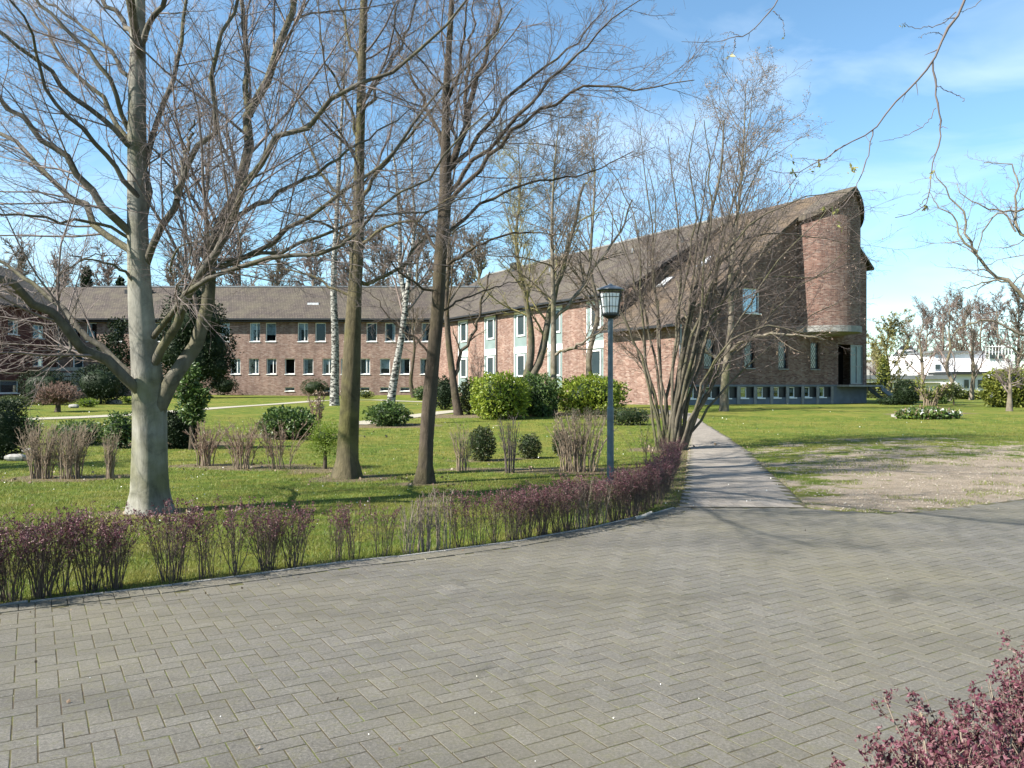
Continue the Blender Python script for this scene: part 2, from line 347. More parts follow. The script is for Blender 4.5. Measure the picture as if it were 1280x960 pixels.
rr = math_(t, 'FRACT', math_(t, 'ADD', g.outputs['Random Per Island'], oi.outputs['Random']))
col = ramp(t, rr, [(0, (.28, .245, .205)), (1, (.38, .335, .285))])
col = mixc(t, 1.0, col, ramp(t, noise(t, p, 40, 6, .85), [(.32, .6), (.68, 1.4)]), 'MULTIPLY')
col = mixc(t, ramp(t, noise(t, p, 1.6, 5, .65), [(.5, 0.0), (.75, .5)]), col, (.17, .15, .11))
t.links.new(col, b.inputs['Base Color']); b.inputs['Roughness'].default_value = .9; M['slab'] = m
KALB[0] = .66
m, t, b, o = nmat('mossy_joint_sand'); p = pos(t)
col = ramp(t, noise(t, p, 5, 6, .7), [(.33, (.055, .035, .022)), (.5, (.085, .07, .026)), (.68, (.12, .145, .025))])
col = mixc(t, 1.0, col, ramp(t, noise(t, p, 120, 3, .7), [(.3, .6), (.7, 1.3)]), 'MULTIPLY')
t.links.new(col, b.inputs['Base Color']); b.inputs['Roughness'].default_value = .95; M['joint'] = m
m, t, b, o = nmat('pale_gravel_path'); p = pos(t)
col = ramp(t, noise(t, p, 25, 6, .75), [(.3, (.34, .30, .22)), (.7, (.52, .48, .38))]); t.links.new(col, b.inputs['Base Color']); b.inputs['Roughness'].default_value = .95; M['gravel'] = m

# ------------------------------------------------------------------ ground sheet, driveway, paths
# border between lawn and driveway (photo pixels on the ground)
edge_px = [(-260, 803), (-120, 781), (0, 762), (100, 750), (200, 738), (320, 722), (427, 707), (520, 697), (640, 681), (740, 663), (790, 651), (825, 643), (848, 636)]
edge = np.array([G(*p)[:2] for p in edge_px])
path_l = [(848, 636), (856, 612), (860, 590), (863, 565), (866, 545), (866, 530), (850, 521), (815, 516)]
path_r = [(1010, 637), (985, 612), (960, 590), (935, 565), (905, 545), (880, 531), (862, 517), (824, 512)]
PL = np.array([G(*p)[:2] for p in path_l]); PR = np.array([G(*p)[:2] for p in path_r])
gr_px = [(1010, 637), (1060, 641), (1110, 643), (1170, 639), (1225, 632), (1280, 625), (1400, 612)]
gr = np.array([G(*p)[:2] for p in gr_px])
near_hedge = np.array([(0.2, 0.2), (0.55, 1.2), (0.8, 1.9), (1.3, 2.5), (1.75, 2.85), (2.35, 3.3), (3.3, 4.2), (5.0, 5.2), (9, 7.0), (16, 8.6)])
drive_poly = np.vstack([edge, gr, [(16, 11.8)], near_hedge[::-1], [(-0.6, -3)], [(-9, -3)]])
def inpoly(x, y, P):
    x = np.asarray(x); y = np.asarray(y); r = np.zeros(x.shape, bool); n = len(P)
    for i in range(n):
        x1, y1 = P[i]; x2, y2 = P[(i + 1) % n]
        if y1 == y2: continue
        c = ((y1 > y) != (y2 > y)) & (x < (x2 - x1) * (y - y1) / (y2 - y1) + x1); r ^= c
    return r
def dist_line(x, y, P):
    d = np.full(np.shape(x), 1e9)
    for i in range(len(P) - 1):
        a = P[i]; b_ = P[i + 1]; ab = b_ - a; tt = np.clip(((x - a[0]) * ab[0] + (y - a[1]) * ab[1]) / (ab @ ab), 0, 1)
        d = np.minimum(d, np.hypot(x - a[0] - tt * ab[0], y - a[1] - tt * ab[1]))
    return d
def axis(lo, hi, st, far):
    a = list(np.arange(lo, hi + .01, st)); s_ = st; v = hi; r_ = []
    while v < far: s_ *= 1.35; v += s_; r_.append(v)
    s_ = st; v = lo; l_ = []
    while v > -far: s_ *= 1.35; v -= s_; l_.append(v)
    return np.array(l_[::-1] + a + r_)
gx = axis(-48, 42, .7, 3000); gy = axis(-4, 92, .6, 3000)
XX, YY = np.meshgrid(gx, gy, indexing='ij'); ZZ = gh(XX, YY)
grass_poly_px = [(955, 572), (1000, 556), (1060, 552), (1135, 549), (1200, 551), (1290, 557), (1420, 570)]
GP = np.vstack([gr, [G(*p)[:2] for p in grass_poly_px][::-1], [G(985, 606)[:2]]])
inG = inpoly(XX, YY, GP); dG = dist_line(XX, YY, np.vstack([GP, GP[:1]]))
mask_g = np.where(inG, .62 + .35 * sst(0, 1.2, dG) - .0, .62 - .6 * sst(0, 1.6, dG))
row_grass = sst(15, 19, YY) * inG * .42 + ((YY > 13) & (YY < 15)) * inG * .15 + inG * .25 * (1 - sst(4.5, 7.5, XX)) * sst(11, 13, YY)
mask_g = np.clip(mask_g - row_grass, 0, 1)
beds = []   # filled: x, y, rx, ry
def bed(px, py, rx, ry, a=1.0): c = G(px, py); beds.append((c[0], c[1], rx, ry, a))
for q in [(50, 598, 1.0, .5), (85, 598, 1.0, .5), (137, 597, .7, .4), (258, 582, .9, .6), (303, 584, .9, .6), (348, 584, .9, .6), (405, 588, .8, .6), (435, 598, .8, .8),
          (530, 604, .5, .5), (582, 586, .8, .5), (600, 575, .6, .5), (638, 588, .8, .5), (662, 573, .6, .4), (720, 588, 1.5, .8), (760, 600, .5, .5), (190, 641, .8, .6),
          (690, 517, 3.0, 1.3), (625, 520, 2.5, 1.0), (745, 517, 2.2, 1.0), (575, 520, 3.5, 1.6), (800, 520, 3.0, 1.5), (485, 532, 2.2, 1.4), (840, 562, 1.3, 1.0), (1160, 517, 2.4, .8), (370, 545, 2.2, 1.2), (215, 555, 2.5, 1.0)]: bed(*q)
bm_ = np.zeros_like(XX)
for (x, y, rx, ry, a) in beds: bm_ = np.maximum(bm_, a * (1 - sst(.5, 1.3, np.hypot((XX - x) / rx, (YY - y) / ry))))
dE = dist_line(XX, YY, edge); bm_ = np.maximum(bm_, .55 * (1 - sst(.1, .7, dE)))
dPe = dist_line(XX, YY, PL[:4]); bm_ = np.maximum(bm_, .8 * (1 - sst(.2, .9, dPe)) * (XX < PL[0, 0] + 3))
nx, ny = len(gx), len(gy); idx = np.arange(nx * ny).reshape(nx, ny)
fq = np.stack([idx[:-1, :-1], idx[1:, :-1], idx[1:, 1:], idx[:-1, 1:]], -1).reshape(-1, 4)
me = mesh_from('lawn', np.stack([XX, YY, ZZ], -1).reshape(-1, 3), [fq], [M['lawn']], True)
ca = me.color_attributes.new('mask', 'FLOAT_COLOR', 'POINT')
ca.data.foreach_set('color', np.stack([mask_g, bm_, 0 * bm_, 1 + 0 * bm_], -1).astype(np.float32).ravel())
link('lawn', me, kind='structure')
mb = MB(); mb.poly([(x, y, .0162) for x, y in drive_poly][::-1]); 
drive = mb.build('driveway', M['joint'], kind='structure')
me = drive.data
if me.polygons[0].normal.z < 0: me.flip_normals()

# one paver mesh: top inset by a small chamfer
def paver_verts(l, w, h, c=.0015):
    a, b_ = l / 2, w / 2
    V = [(-a, -b_, 0), (a, -b_, 0), (a, b_, 0), (-a, b_, 0), (-a, -b_, h - c), (a, -b_, h - c), (a, b_, h - c), (-a, b_, h - c),
         (-a + c, -b_ + c, h), (a - c, -b_ + c, h), (a - c, b_ - c, h), (-a + c, b_ - c, h)]
    Fc = [(0, 1, 5, 4), (1, 2, 6, 5), (2, 3, 7, 6), (3, 0, 4, 7), (4, 5, 9, 8), (5, 6, 10, 9), (6, 7, 11, 10), (7, 4, 8, 11), (8, 9, 10, 11)]
    return np.array(V), np.array(Fc)
def pavers(ctr, ang, l, w, h, mat, parent, zf=None, nind=300, name='paver'):
    """ctr [n,2], ang [n]: nearest nind as objects, the rest one part"""
    d = np.hypot(ctr[:, 0], ctr[:, 1]); infr = (ctr[:, 1] > 3.3) & (np.abs(ctr[:, 0]) < .645 * ctr[:, 1]); order = np.argsort(d + 1000 * ~infr)
    V, Fc = paver_verts(l, w, h); me = mesh_from(name, V, [Fc], [mat])
    z = zf(ctr[:, 0], ctr[:, 1]) if zf is not None else np.full(len(ctr), .006)
    dz = rng.uniform(-.0008, .0012, len(ctr)); ja = rng.normal(0, .005, len(ctr))
    for i in order[:nind]:
        o = link(name, me, parent, loc=(ctr[i, 0], ctr[i, 1], z[i] + dz[i])); o.rotation_euler = (rng.normal(0, .004), rng.normal(0, .004), ang[i] + ja[i])
    r = order[nind:]
    if len(r):
        c_, s_ = np.cos(ang[r] + ja[r])[:, None], np.sin(ang[r] + ja[r])[:, None]
        x = V[None, :, 0] * c_ - V[None, :, 1] * s_ + ctr[r, 0:1]; y = V[None, :, 0] * s_ + V[None, :, 1] * c_ + ctr[r, 1:2]; zz = V[None, :, 2] + (z + dz)[r][:, None]
        VV = np.stack([x, y, zz], -1).reshape(-1, 3); FF = (Fc[None] + (np.arange(len(r)) * 12)[:, None, None]).reshape(-1, 4)
        link(name + 's', mesh_from(name + 's', VV, [FF], [mat]), parent, kind='stuff')
u = .105; th = R(31); C_, S_ = math.cos(th), math.sin(th)   # herringbone, 20 x 10 cm
cen = []; an = []
ii, jj = np.meshgrid(np.arange(-260, 260), np.arange(-130, 130)); ii = ii.ravel(); jj = jj.ravel()
ox = (ii + 2 * jj) * u; oy = (ii - 2 * jj) * u
for (cx, cy, a) in ((1, .5, 0), (.5, 2, math.pi / 2)):
    x = ox + cx * u; y = oy + cy * u; cen.append(np.stack([x * C_ - y * S_, x * S_ + y * C_], 1)); an.append(np.full(len(x), a + th))
cen = np.vstack(cen) + (0.0, 8.0); an = np.concatenate(an)
k = inpoly(cen[:, 0], cen[:, 1], drive_poly) & (cen[:, 1] > 2.2) & (np.abs(cen[:, 0]) < .8 * cen[:, 1] + 1.2) & (dist_line(cen[:, 0], cen[:, 1], edge) > .17) & (dist_line(cen[:, 0], cen[:, 1], gr) > .05)
pavers(cen[k], an[k], .2035, .0985, .012, M['paver'], drive)
# border row (laid lengthways across the edge)
def along(P, st, off=0.0):
    out = []; aa = []; d = 0
    for i in range(len(P) - 1):
        a, b_ = P[i], P[i + 1]; L = np.linalg.norm(b_ - a); tdir = (b_ - a) / L; n_ = np.array((-tdir[1], tdir[0]))
        while d < L: out.append(a + tdir * d + n_ * off); aa.append(math.atan2(tdir[1], tdir[0])); d += st
        d -= L
    return np.array(out), np.array(aa)
c_, a_ = along(edge[1:], .105, -.09); kk = c_[:, 1] > 3
pavers(c_[kk], a_[kk] + math.pi / 2, .2, .1, .019, M['paver'], drive, nind=0, name='border_paver')
# footpath: sheet following the ground plus slabs
def ribbon(name, A, B, mat, lift, n=40, m_=4):
    def rs(P):
        d = np.concatenate([[0], np.cumsum(np.linalg.norm(np.diff(P, axis=0), axis=1))]); tt = np.linspace(0, d[-1], n); return np.stack([np.interp(tt, d, P[:, 0]), np.interp(tt, d, P[:, 1])], 1)
    a, b_ = rs(A), rs(B); w = np.linspace(0, 1, m_)[None, :, None]; Q = a[:, None] * (1 - w) + b_[:, None] * w
    V = np.concatenate([Q, (gh(Q[..., 0], Q[..., 1]) + lift)[..., None]], -1).reshape(-1, 3); ix = np.arange(n * m_).reshape(n, m_)
    f = np.stack([ix[:-1, :-1], ix[:-1, 1:], ix[1:, 1:], ix[1:, :-1]], -1).reshape(-1, 4)
    me = mesh_from(name, V, [f], [mat], True)
    if me.polygons[0].normal.z < 0: me.flip_normals()
    return link(name, me, kind='structure'), a, b_
fp, fa, fb = ribbon('footpath', PL, PR, M['joint'], .027, 60, 5)
sc_, sa_ = [], []
d = np.concatenate([[0], np.cumsum(np.linalg.norm(np.diff((fa + fb) / 2, axis=0), axis=1))]); tt = np.arange(.12, d[-1], .205)
La = np.stack([np.interp(tt, d, fa[:, i]) for i in (0, 1)], 1); Lb = np.stack([np.interp(tt, d, fb[:, i]) for i in (0, 1)], 1)
for r_i in range(len(tt)):
    wv = Lb[r_i] - La[r_i]; L = np.linalg.norm(wv); nn = int(L / .205); off = .1025 * (r_i % 2)
    for q in range(nn):
        s_ = (.11 + off + q * .205); 
        if s_ > L - .09: continue
        sc_.append(La[r_i] + wv / L * s_); sa_.append(math.atan2(wv[1], wv[0]))
pavers(np.array(sc_), np.array(sa_), .198, .198, .018, M['slab'], fp, lambda x, y: gh(x, y) + .012, 250, 'slab')
def gpath(name, pts, w, mat):
    P = np.array([G(*p)[:2] for p in pts]); dd = np.gradient(P, axis=0); nn = np.stack([-dd[:, 1], dd[:, 0]], 1); nn /= np.linalg.norm(nn, axis=1)[:, None]
    return ribbon(name, P - nn * w / 2, P + nn * w / 2, mat, .02, 60, 3)
gpath('garden_path', [(-60, 527), (40, 524), (100, 522), (160, 519), (225, 514), (320, 507), (400, 501), (470, 500), (560, 504), (640, 507)], 1.3, M['gravel'])
gpath('garden_path', [(440, 531), (475, 526), (520, 520), (560, 515), (610, 511)], 1.2, M['gravel'])
# kerb edge along the lawn
c_, a_ = along(edge[1:], .5, .03); V, Fc = paver_verts(.49, .05, .035)
kb = MB()
for (x, y), a in zip(c_, a_):
    kb.box(-.245, .245, -.02, .02, -.01, .03, T=lambda p, x=x, y=y, a=a: (x + p[0] * math.cos(a) - p[1] * math.sin(a), y + p[0] * math.sin(a) + p[1] * math.cos(a), p[2]))
kb.build('kerb', M['concrete'], kind='structure')

# ------------------------------------------------------------------ buildings
def wall(mb, O, D, cuts_s, ztop, z0, holes, depth=.22, zc=()):
    """brick face along D from O; holes (s0,s1,za,zb) with reveals going inward (to the left of D reversed)"""
    D = np.array(D, float); N = np.array((D[1], -D[0]))            # outward normal (to the right of D)
    def P(s, z, d=0.0): return (O[0] + D[0] * s + N[0] * d, O[1] + D[1] * s + N[1] * d, z)
    ss = sorted(set([round(v, 4) for v in list(cuts_s) + [h[0] for h in holes] + [h[1] for h in holes]]))
    for a, b_ in zip(ss[:-1], ss[1:]):
        m_ = (a + b_) / 2; hs = sorted([h for h in holes if h[0] < m_ < h[1]], key=lambda h: h[2]); z = z0
        for h in hs:
            if h[2] > z: mb.poly([P(a, z), P(b_, z), P(b_, h[2]), P(a, h[2])], [(a, z), (b_, z), (b_, h[2]), (a, h[2])])
            z = h[3]
        ta, tb = ztop(a), ztop(b_)
        mb.poly([P(a, z), P(b_, z), P(b_, tb), P(a, ta)], [(a, z), (b_, z), (b_, tb), (a, ta)])
    for (a, b_, za, zb) in holes:
        q = -depth
        mb.poly([P(a, za), P(a, zb), P(a, zb, q), P(a, za, q)][::-1]); mb.poly([P(b_, za), P(b_, zb), P(b_, zb, q), P(b_, za, q)])
        mb.poly([P(a, zb), P(b_, zb), P(b_, zb, q), P(a, zb, q)][::-1]); mb.poly([P(a, za), P(b_, za), P(b_, za, q), P(a, za, q)])
    return P
wcache = {}
def window(parent, P, D, s0, s1, za, zb, style='plain', inset=.14):
    """window part (frame mesh) > pane, sill, curtain; local x along the wall, y inward"""
    w, h = round(s1 - s0, 2), round(zb - za, 2); key = (w, h, style)
    if key not in wcache:
        f = MB(); t_ = .07 if style != 'basement' else .05
        f.box(0, t_, 0, .06, 0, h); f.box(w - t_, w, 0, .06, 0, h); f.box(t_, w - t_, .001, .059, 0, t_); f.box(t_, w - t_, .001, .059, h - t_, h)
        if style in ('wide', 'tall') and w > .9: f.box(w * .62, w * .62 + .06, .002, .058, t_, h - t_)
        if style == 'lead':
            n = 7
            for k_ in range(-8, 14):
                for sg in (1, -1):
                    x0 = k_ * .2; pts = []
                    st_ = 1.45 * sg
                    # clip line z = (x-x0)*st_ (+h if negative) to the pane
                    zz0 = 0 if sg > 0 else h
                    xa = max(t_, x0); xb = min(w - t_, x0 + h / abs(st_))
                    if xb - xa < .03: continue
                    f.bar((xa, .03, zz0 + (xa - x0) * st_), (xb, .03, zz0 + (xb - x0) * st_), .012, 4)
        p = MB(); p.box(t_ - .005, w - t_ + .005, .028, .034, t_ - .005, h - t_ + .005)
        s_ = MB(); s_.box(-.03, w + .03, -.20, .05, -.07, -.002)
        c1 = MB(); 
        if style == 'plain': c1.box(t_, w * .42, .10, .11, t_, h - t_)
        elif style == 'wide': c1.box(t_, w - t_, .10, .11, h * .62, h - t_); c1.box(t_, w * .3, .112, .12, t_, h * .62)
        elif style == 'tall': c1.box(w * .5, w - t_, .10, .11, t_, h - t_)
        elif style == 'half': c1.box(t_, w - t_, .10, .11, h * .35, h - t_)
        elif style == 'right': c1.box(w * .7, w - t_, .10, .11, t_, h - t_); c1.box(t_, w * .18, .10, .11, t_, h - t_)
        elif style == 'basement': c1.box(t_, w - t_, .10, .11, h * .45, h * .8)
        bk = MB(); bk.box(-.02, w + .02, .42, .44, -.02, h + .02)  # near-black sheet standing in for the darkness of an unlit room
        fm = M['lampblack'] if style == 'lead' else M['white']
        wcache[key] = (f.mesh('window', fm), p.mesh('pane', M['leadglass'] if style == 'lead' else M['glass']), s_.mesh('sill', M['white'] if style != 'lead' else M['concrete']),
                       c1.mesh('curtain', M['curtain']) if c1.v else None, bk.mesh('dark_room_sheet', M['dark']))
    f, p, s_, c1, bk = wcache[key]
    o = link('window', f, parent); a = math.atan2(D[1], D[0]); o.rotation_euler = (0, 0, a); o.location = P(s0, za, -inset)
    link('pane', p, o)
    if style not in ('strip',): link('sill', s_, o)
    if c1: link('curtain', c1, o)
    if style != 'lead': link('dark_room_sheet', bk, o)
    return o
L0 = np.array((9.45, 45.0)); SG = 16.7; SR = 12.1; ZE, ZR = 5.3, 13.7; ZER = 9.75; RA = 2.3
def CP(s, a, z): q = L0 + BX * s + AX * a; return (q[0], q[1], z)
def rz(s): return ZE + (ZR - ZE) * s / SR if s <= SR else ZR - (ZR - ZER) * (s - SR) / (SG - SR)
def lin(*pts):
    return pts
chapel = thing('chapel', 'brick chapel with shaded gable, tall rounded apse and leaded windows', 'chapel')
mb = MB(); Pg = None
gw = []   # gable holes
for u_ in (887, 937, 979, 1019):
    r_ = (u_ - 640) / F; s = (r_ * L0[1] - L0[0]) / (BX[0] - r_ * BX[1]); gw.append((s - .43, s + .43, 2.70, 4.40))
base_h = []
for i in range(9):
    s = .55 + i * 1.42; base_h.append((s, s + 1.2, .92, 1.56))
door_h = (13.75, 16.35, 1.72, 4.35)
upw = (5.0, 6.5, 6.0, 7.5)
holes = gw + [door_h, upw]
P_g = wall(mb, L0, BX, [0, SR, SG], rz, 1.70, holes, .25)
mb.build('gable_wall', M['brickc'], chapel)
mb = MB(); P_b = wall(mb, L0 - AX * 0.0, BX, [0, SG], lambda s: 1.70, -.2, base_h, .3)
mb.box(0, SG, -.06, -.001, 1.60, 1.70, T=lambda p: P_g(p[0], p[2], -p[1])); mb.build('plinth', M['plinth'], chapel)
for i in range(10): mb = MB(); s = .33 + i * 1.42; mb.box(s - .11, s + .11, -.05, .0, .3, 1.60, T=lambda p: P_g(p[0], p[2], -p[1])); mb.build('pillar', M['concrete'], chapel)
for h in gw: window(chapel, P_g, BX, *h, style='lead')
for (a, b_, c, d_) in base_h:
    window(chapel, P_b, BX, a, a + .62, c, d_, 'basement')
    mm = MB(); mm.box(a + .62, b_, .10, .13, c, d_, T=lambda p: P_b(p[0], p[2], -p[1])); mm.build('shutter', M['gutter'], chapel)
window(chapel, P_g, BX, *upw, style='wide')
# doorway: dark recess with pale green leaf next to the corner
mm = MB(); T_ = lambda p: P_g(p[0], p[2], -p[1])
mm.box(13.7, 16.4, 1.6, 1.65, 1.72, 4.35, T=T_); mm.box(13.68, 13.75, .25, 1.6, 1.72, 4.35, T=T_); mm.build('porch_wall', M['gutter'], chapel)
dr = MB(); dr.box(13.8, 15.1, 1.45, 1.52, 1.74, 4.3, T=T_); dr = dr.build('door', M['teal'], chapel)
hd = MB(); hd.bar(T_((14.95, 1.40, 2.7)), T_((14.95, 1.40, 3.0)), .02); hd.build('handle', M['greymetal'], dr)
gd = MB(); gd.box(15.15, 16.33, .10, .14, 1.74, 4.33, T=T_)
gd = gd.build('glazed_panel', M['teallit'], chapel)
fr = MB()
for q in (15.1, 15.72, 16.28): fr.box(q, q + .07, .05, .10, 1.74, 4.34, T=T_)
fr.box(15.17, 16.28, .051, .099, 1.74, 1.84, T=T_); fr.box(15.17, 16.28, .051, .099, 4.25, 4.34, T=T_); fr.box(15.17, 16.28, .052, .098, 2.9, 2.96, T=T_); fr.build('panel_frame', M['greymetal'], gd)
# side walls
mb = MB()
P_l = wall(mb, L0 + AX * 6.5, -AX, [0, 6.5], lambda s: ZE, -.2, [], .2); mb.build('side_wall', M['brick'], chapel)
mb = MB(); wall(mb, L0 + BX * SG, AX, [0, 44], lambda s: ZER, -.2, [], .2); mb.build('back_wall', M['brick'], chapel)
# wall triangle above the low roof, where the higher wing roof begins
mb = MB(); wall(mb, L0 + AX * 6.5 + BX * SR, -BX, [0, SR - 1.9, SR], lambda s: 7.9 + (ZR - 7.9) * max(0, (SR - 1.9 - s)) / (SR - 1.9) if s < SR - 1.89 else rz(SR - s), 3, [], .2); mb.build('end_wall', M['roof'], chapel)
# apse: half round wall overhanging on a concrete ring
mb = MB(); n = 28; zb = 5.35
ang = [math.pi * i / n for i in range(n + 1)]
def AP(r, th_, z): return CP(SR - r * math.cos(th_), -r * math.sin(th_), z)
for i in range(n):
    a, b_ = ang[i], ang[i + 1]; za, zb2 = rz(SR - RA * math.cos(a)) + .05, rz(SR - RA * math.cos(b_)) + .05
    mb.poly([AP(RA, a, zb), AP(RA, b_, zb), AP(RA, b_, zb2), AP(RA, a, za)], [(RA * a, zb), (RA * b_, zb), (RA * b_, zb2), (RA * a, za)])
mb.build('apse_wall', M['brickc'], chapel)
mb = MB()
for i in range(n):
    a, b_ = ang[i], ang[i + 1]
    mb.poly([AP(RA + .08, a, zb - .38), AP(RA + .08, b_, zb - .38), AP(RA + .08, b_, zb + .003), AP(RA + .08, a, zb + .003)])
    mb.poly([AP(RA + .08, a, zb + .003), AP(RA + .08, b_, zb + .003), AP(RA - .02, b_, zb + .003), AP(RA - .02, a, zb + .003)])
    mb.poly([AP(RA + .08, b_, zb - .38), AP(RA + .08, a, zb - .38), AP(.2, a, zb - .62), AP(.2, b_, zb - .62)])
mb.build('apse_ring', M['concrete'], chapel)
# roofs
def roof_slab(mb, s0, s1, a0, a1, zs0, zs1, t_=.18):
    L = math.hypot(s1 - s0, zs1 - zs0)
    up = [CP(s0, a0, zs0), CP(s0, a1, zs0), CP(s1, a1, zs1), CP(s1, a0, zs1)]
    if (Vector(up[1]) - Vector(up[0])).cross(Vector(up[2]) - Vector(up[0])).z < 0: up = [up[0], up[3], up[2], up[1]]; uv = [(a0, 0), (a0, L), (a1, L), (a1, 0)]
    else: uv = [(a0, 0), (a1, 0), (a1, L), (a0, L)]
    lo = [(p[0], p[1], p[2] - t_) for p in up]; mb.poly(up, uv); mb.poly(lo[::-1])
    for i in range(4): j = (i + 1) % 4; mb.poly([up[i], lo[i], lo[j], up[j]])
k1 = (ZR - ZE) / SR; k2 = (ZR - ZER) / (SG - SR)
mb = MB(); roof_slab(mb, -.55, SR, -.25, 7.1, ZE - .55 * k1 + .2, ZR + .2); mb.build('mossy_roof_slope', M['roofm'], chapel)
mb = MB(); roof_slab(mb, SR + .005, SG + .45, -.25, 44, ZR + .2, ZER - .45 * k2 + .2); mb.build('back_roof_slope', M['roof'], chapel)
mb = MB(); ns = 22; prev = None
for i in range(ns + 1):
    s = SR - (RA + .22) * math.cos(math.pi * i / ns); d_ = math.sqrt(max(0, (RA + .22) ** 2 - (s - SR) ** 2)); cur = (s, -max(d_, .26), rz(s) + .2)
    if prev:
        up = [CP(prev[0], -.24, prev[2]), CP(prev[0], prev[1], prev[2]), CP(cur[0], cur[1], cur[2]), CP(cur[0], -.24, cur[2])]
        if (Vector(up[1]) - Vector(up[0])).cross(Vector(up[2]) - Vector(up[0])).z < 0: up = up[::-1]
        lo = [(p[0], p[1], p[2] - .2) for p in up]; mb.poly(up); mb.poly(lo[::-1])
        mb.poly([CP(prev[0], prev[1], prev[2]), CP(cur[0], cur[1], cur[2]), CP(cur[0], cur[1], cur[2] - .3), CP(prev[0], prev[1], prev[2] - .3)])
    prev = cur
mb.build('apse_roof', M['roof'], chapel)
mb = MB(); mb.box(-.7, -.52, -.3, 7.1, ZE - .35, ZE - .2, T=lambda p: CP(*p)); mb.build('gutter', M['gutter'], chapel)
mb = MB(); mb.box(-.06, .04, -.09, -.0, .3, 5.1, T=lambda p: CP(*p)); mb.build('drain_pipe', M['greymetal'], chapel)
# skylights on the sunny slope
for (s, a) in ((3.6, 5.4), (5.4, 3.6)):
    mm = MB(); mm.box(s, s + .95, a, a + .75, .24, .31, T=lambda p: CP(p[0], p[1], rz(p[0]) + p[2])); w_ = mm.build('skylight', M['greymetal'], chapel)
    mm = MB(); mm.box(s + .08, s + .87, a + .08, a + .67, .312, .325, T=lambda p: CP(p[0], p[1], rz(p[0]) + p[2])); mm.build('pane', M['curtain'], w_)
# steps with railing at the right hand corner
st = thing('outside_staircase', 'concrete steps with thin iron railing rising to the corner door', 'stairs')
mb = MB(); mb.box(13.6, 17.1, -.95, -.02, 1.58, 1.70, T=lambda p: CP(*p)); mb.build('landing', M['concrete'], st)
for i in range(8):
    mb = MB(); s = 17.1 + i * .27; z = 1.70 - .155 * (i + 1); mb.box(s, s + .28, -.95, -.02, z, z + .06, T=lambda p: CP(*p)); mb.build('step', M['concrete'], st)
mb = MB()
a_, b_ = (17.1, 1.62), (19.25, .42)
for y_ in (-.97, -.02):
    up = [CP(a_[0] - .2, y_, a_[1] + .02), CP(b_[0], y_, b_[1] + .05), CP(b_[0], y_, b_[1] - .2), CP(a_[0] - .2, y_, a_[1] - .28)]; lo = [CP(*q) for q in ((a_[0] - .2, y_ + .06, a_[1] + .02), (b_[0], y_ + .06, b_[1] + .05), (b_[0], y_ + .06, b_[1] - .2), (a_[0] - .2, y_ + .06, a_[1] - .28))]
    mb.poly(up[::-1]); mb.poly(lo)
    for i in range(4): j = (i + 1) % 4; mb.poly([up[i], up[j], lo[j], lo[i]])
mb.build('stringer', M['plinth'], st)
mb = MB()
for y_ in (-.05, -.93):
    if y_ < -.5: continue
    pr = None
    for s, z in ((17.0, 1.70), (18.1, 1.1), (19.2, .5)):
        mb.bar(CP(s, y_, z), CP(s, y_, z + .95), .022); 
        if pr: mb.bar(pr, CP(s, y_, z + .95), .022); mb.bar((pr[0], pr[1], pr[2] - .45), CP(s, y_, z + .5), .014)
        pr = CP(s, y_, z + .95)
mb.build('railing', M['gutter'], st)

# --- residential wing with glazed strips
wing = thing('residential_wing', 'two storey brick wing with tall green glazed window strips', 'building')
W0 = L0 + BX * 1.9; mb = MB()
strips = [10.5 + 4.9 * k_ for k_ in range(5)]; hol = [(35.5 - (a + 1.0), 35.5 - (a - 1.0), 1.0, 7.6) for a in strips]
P_w = wall(mb, W0 + AX * 35.5, -AX, [0, 29.0], lambda s: 7.95, -.2, hol, .16); mb.build('strip_wall', M['brick'], wing)
cache = None
for ki, (a, b_, c, d_) in enumerate(hol):
    if cache is None:
        mb = MB()
        for sgn in range(13): x = .02 + sgn * .151; mb.box(x, x + .145, .0, .04, 0, 6.6)
        p0 = mb.mesh('panel_boards', M['teal'])
        mb = MB(); mb.box(0, 2.0, -.06, -.002, 3.22, 3.72); mb.box(0, 2.0, -.06, -.002, 6.35, 6.6); mb.box(0, .07, -.05, -.003, 0, 3.22); mb.box(0, .07, -.05, -.003, 3.72, 6.35); mb.box(1.93, 2.0, -.05, -.003, 0, 3.22); mb.box(1.93, 2.0, -.05, -.003, 3.72, 6.35)
        f0 = mb.mesh('transom', M['white'])
        fr = MB(); w, h = 1.18, 1.75
        fr.box(0, .11, -.09, -.001, 0, h); fr.box(w - .11, w, -.09, -.001, 0, h); fr.box(.11, w - .11, -.088, -.001, 0, .12); fr.box(.11, w - .11, -.088, -.001, h - .1, h); w0 = fr.mesh('window', M['white'])
        pn = MB(); pn.box(.1, w - .1, -.03, -.01, .1, h - .09); pn0 = pn.mesh('pane', M['dglass']); cache = 1
    o = link('panel', p0, wing); o.location = P_w(a, c, -.10); o.rotation_euler = (0, 0, math.atan2(-AX[1], -AX[0]))
    link('transom', f0, o)
    for zz in (1.35, 4.55):
        wo_ = link('window', w0, wing); wo_.rotation_euler = o.rotation_euler; wo_.location = P_w(a + .52, c + zz, -.10); link('pane', pn0, wo_)
k3 = (ZR - 7.9) / (SR - 1.9)
mb = MB(); roof_slab(mb, 1.9 - .45, SR, 6.95, 44, 7.9 - .45 * k3 + .15, ZR + .22); mb.build('roof', M['roof'], wing)
mb = MB(); mb.box(1.3, 1.46, 6.95, 34.2, 7.68, 7.82, T=lambda p: CP(*p)); mb.build('gutter', M['gutter'], wing)
mb = MB(); mb.box(1.46, 1.9, 7, 34.2, 7.5, 7.56, T=lambda p: CP(*p)); mb.build('soffit', M['gutter'], wing)
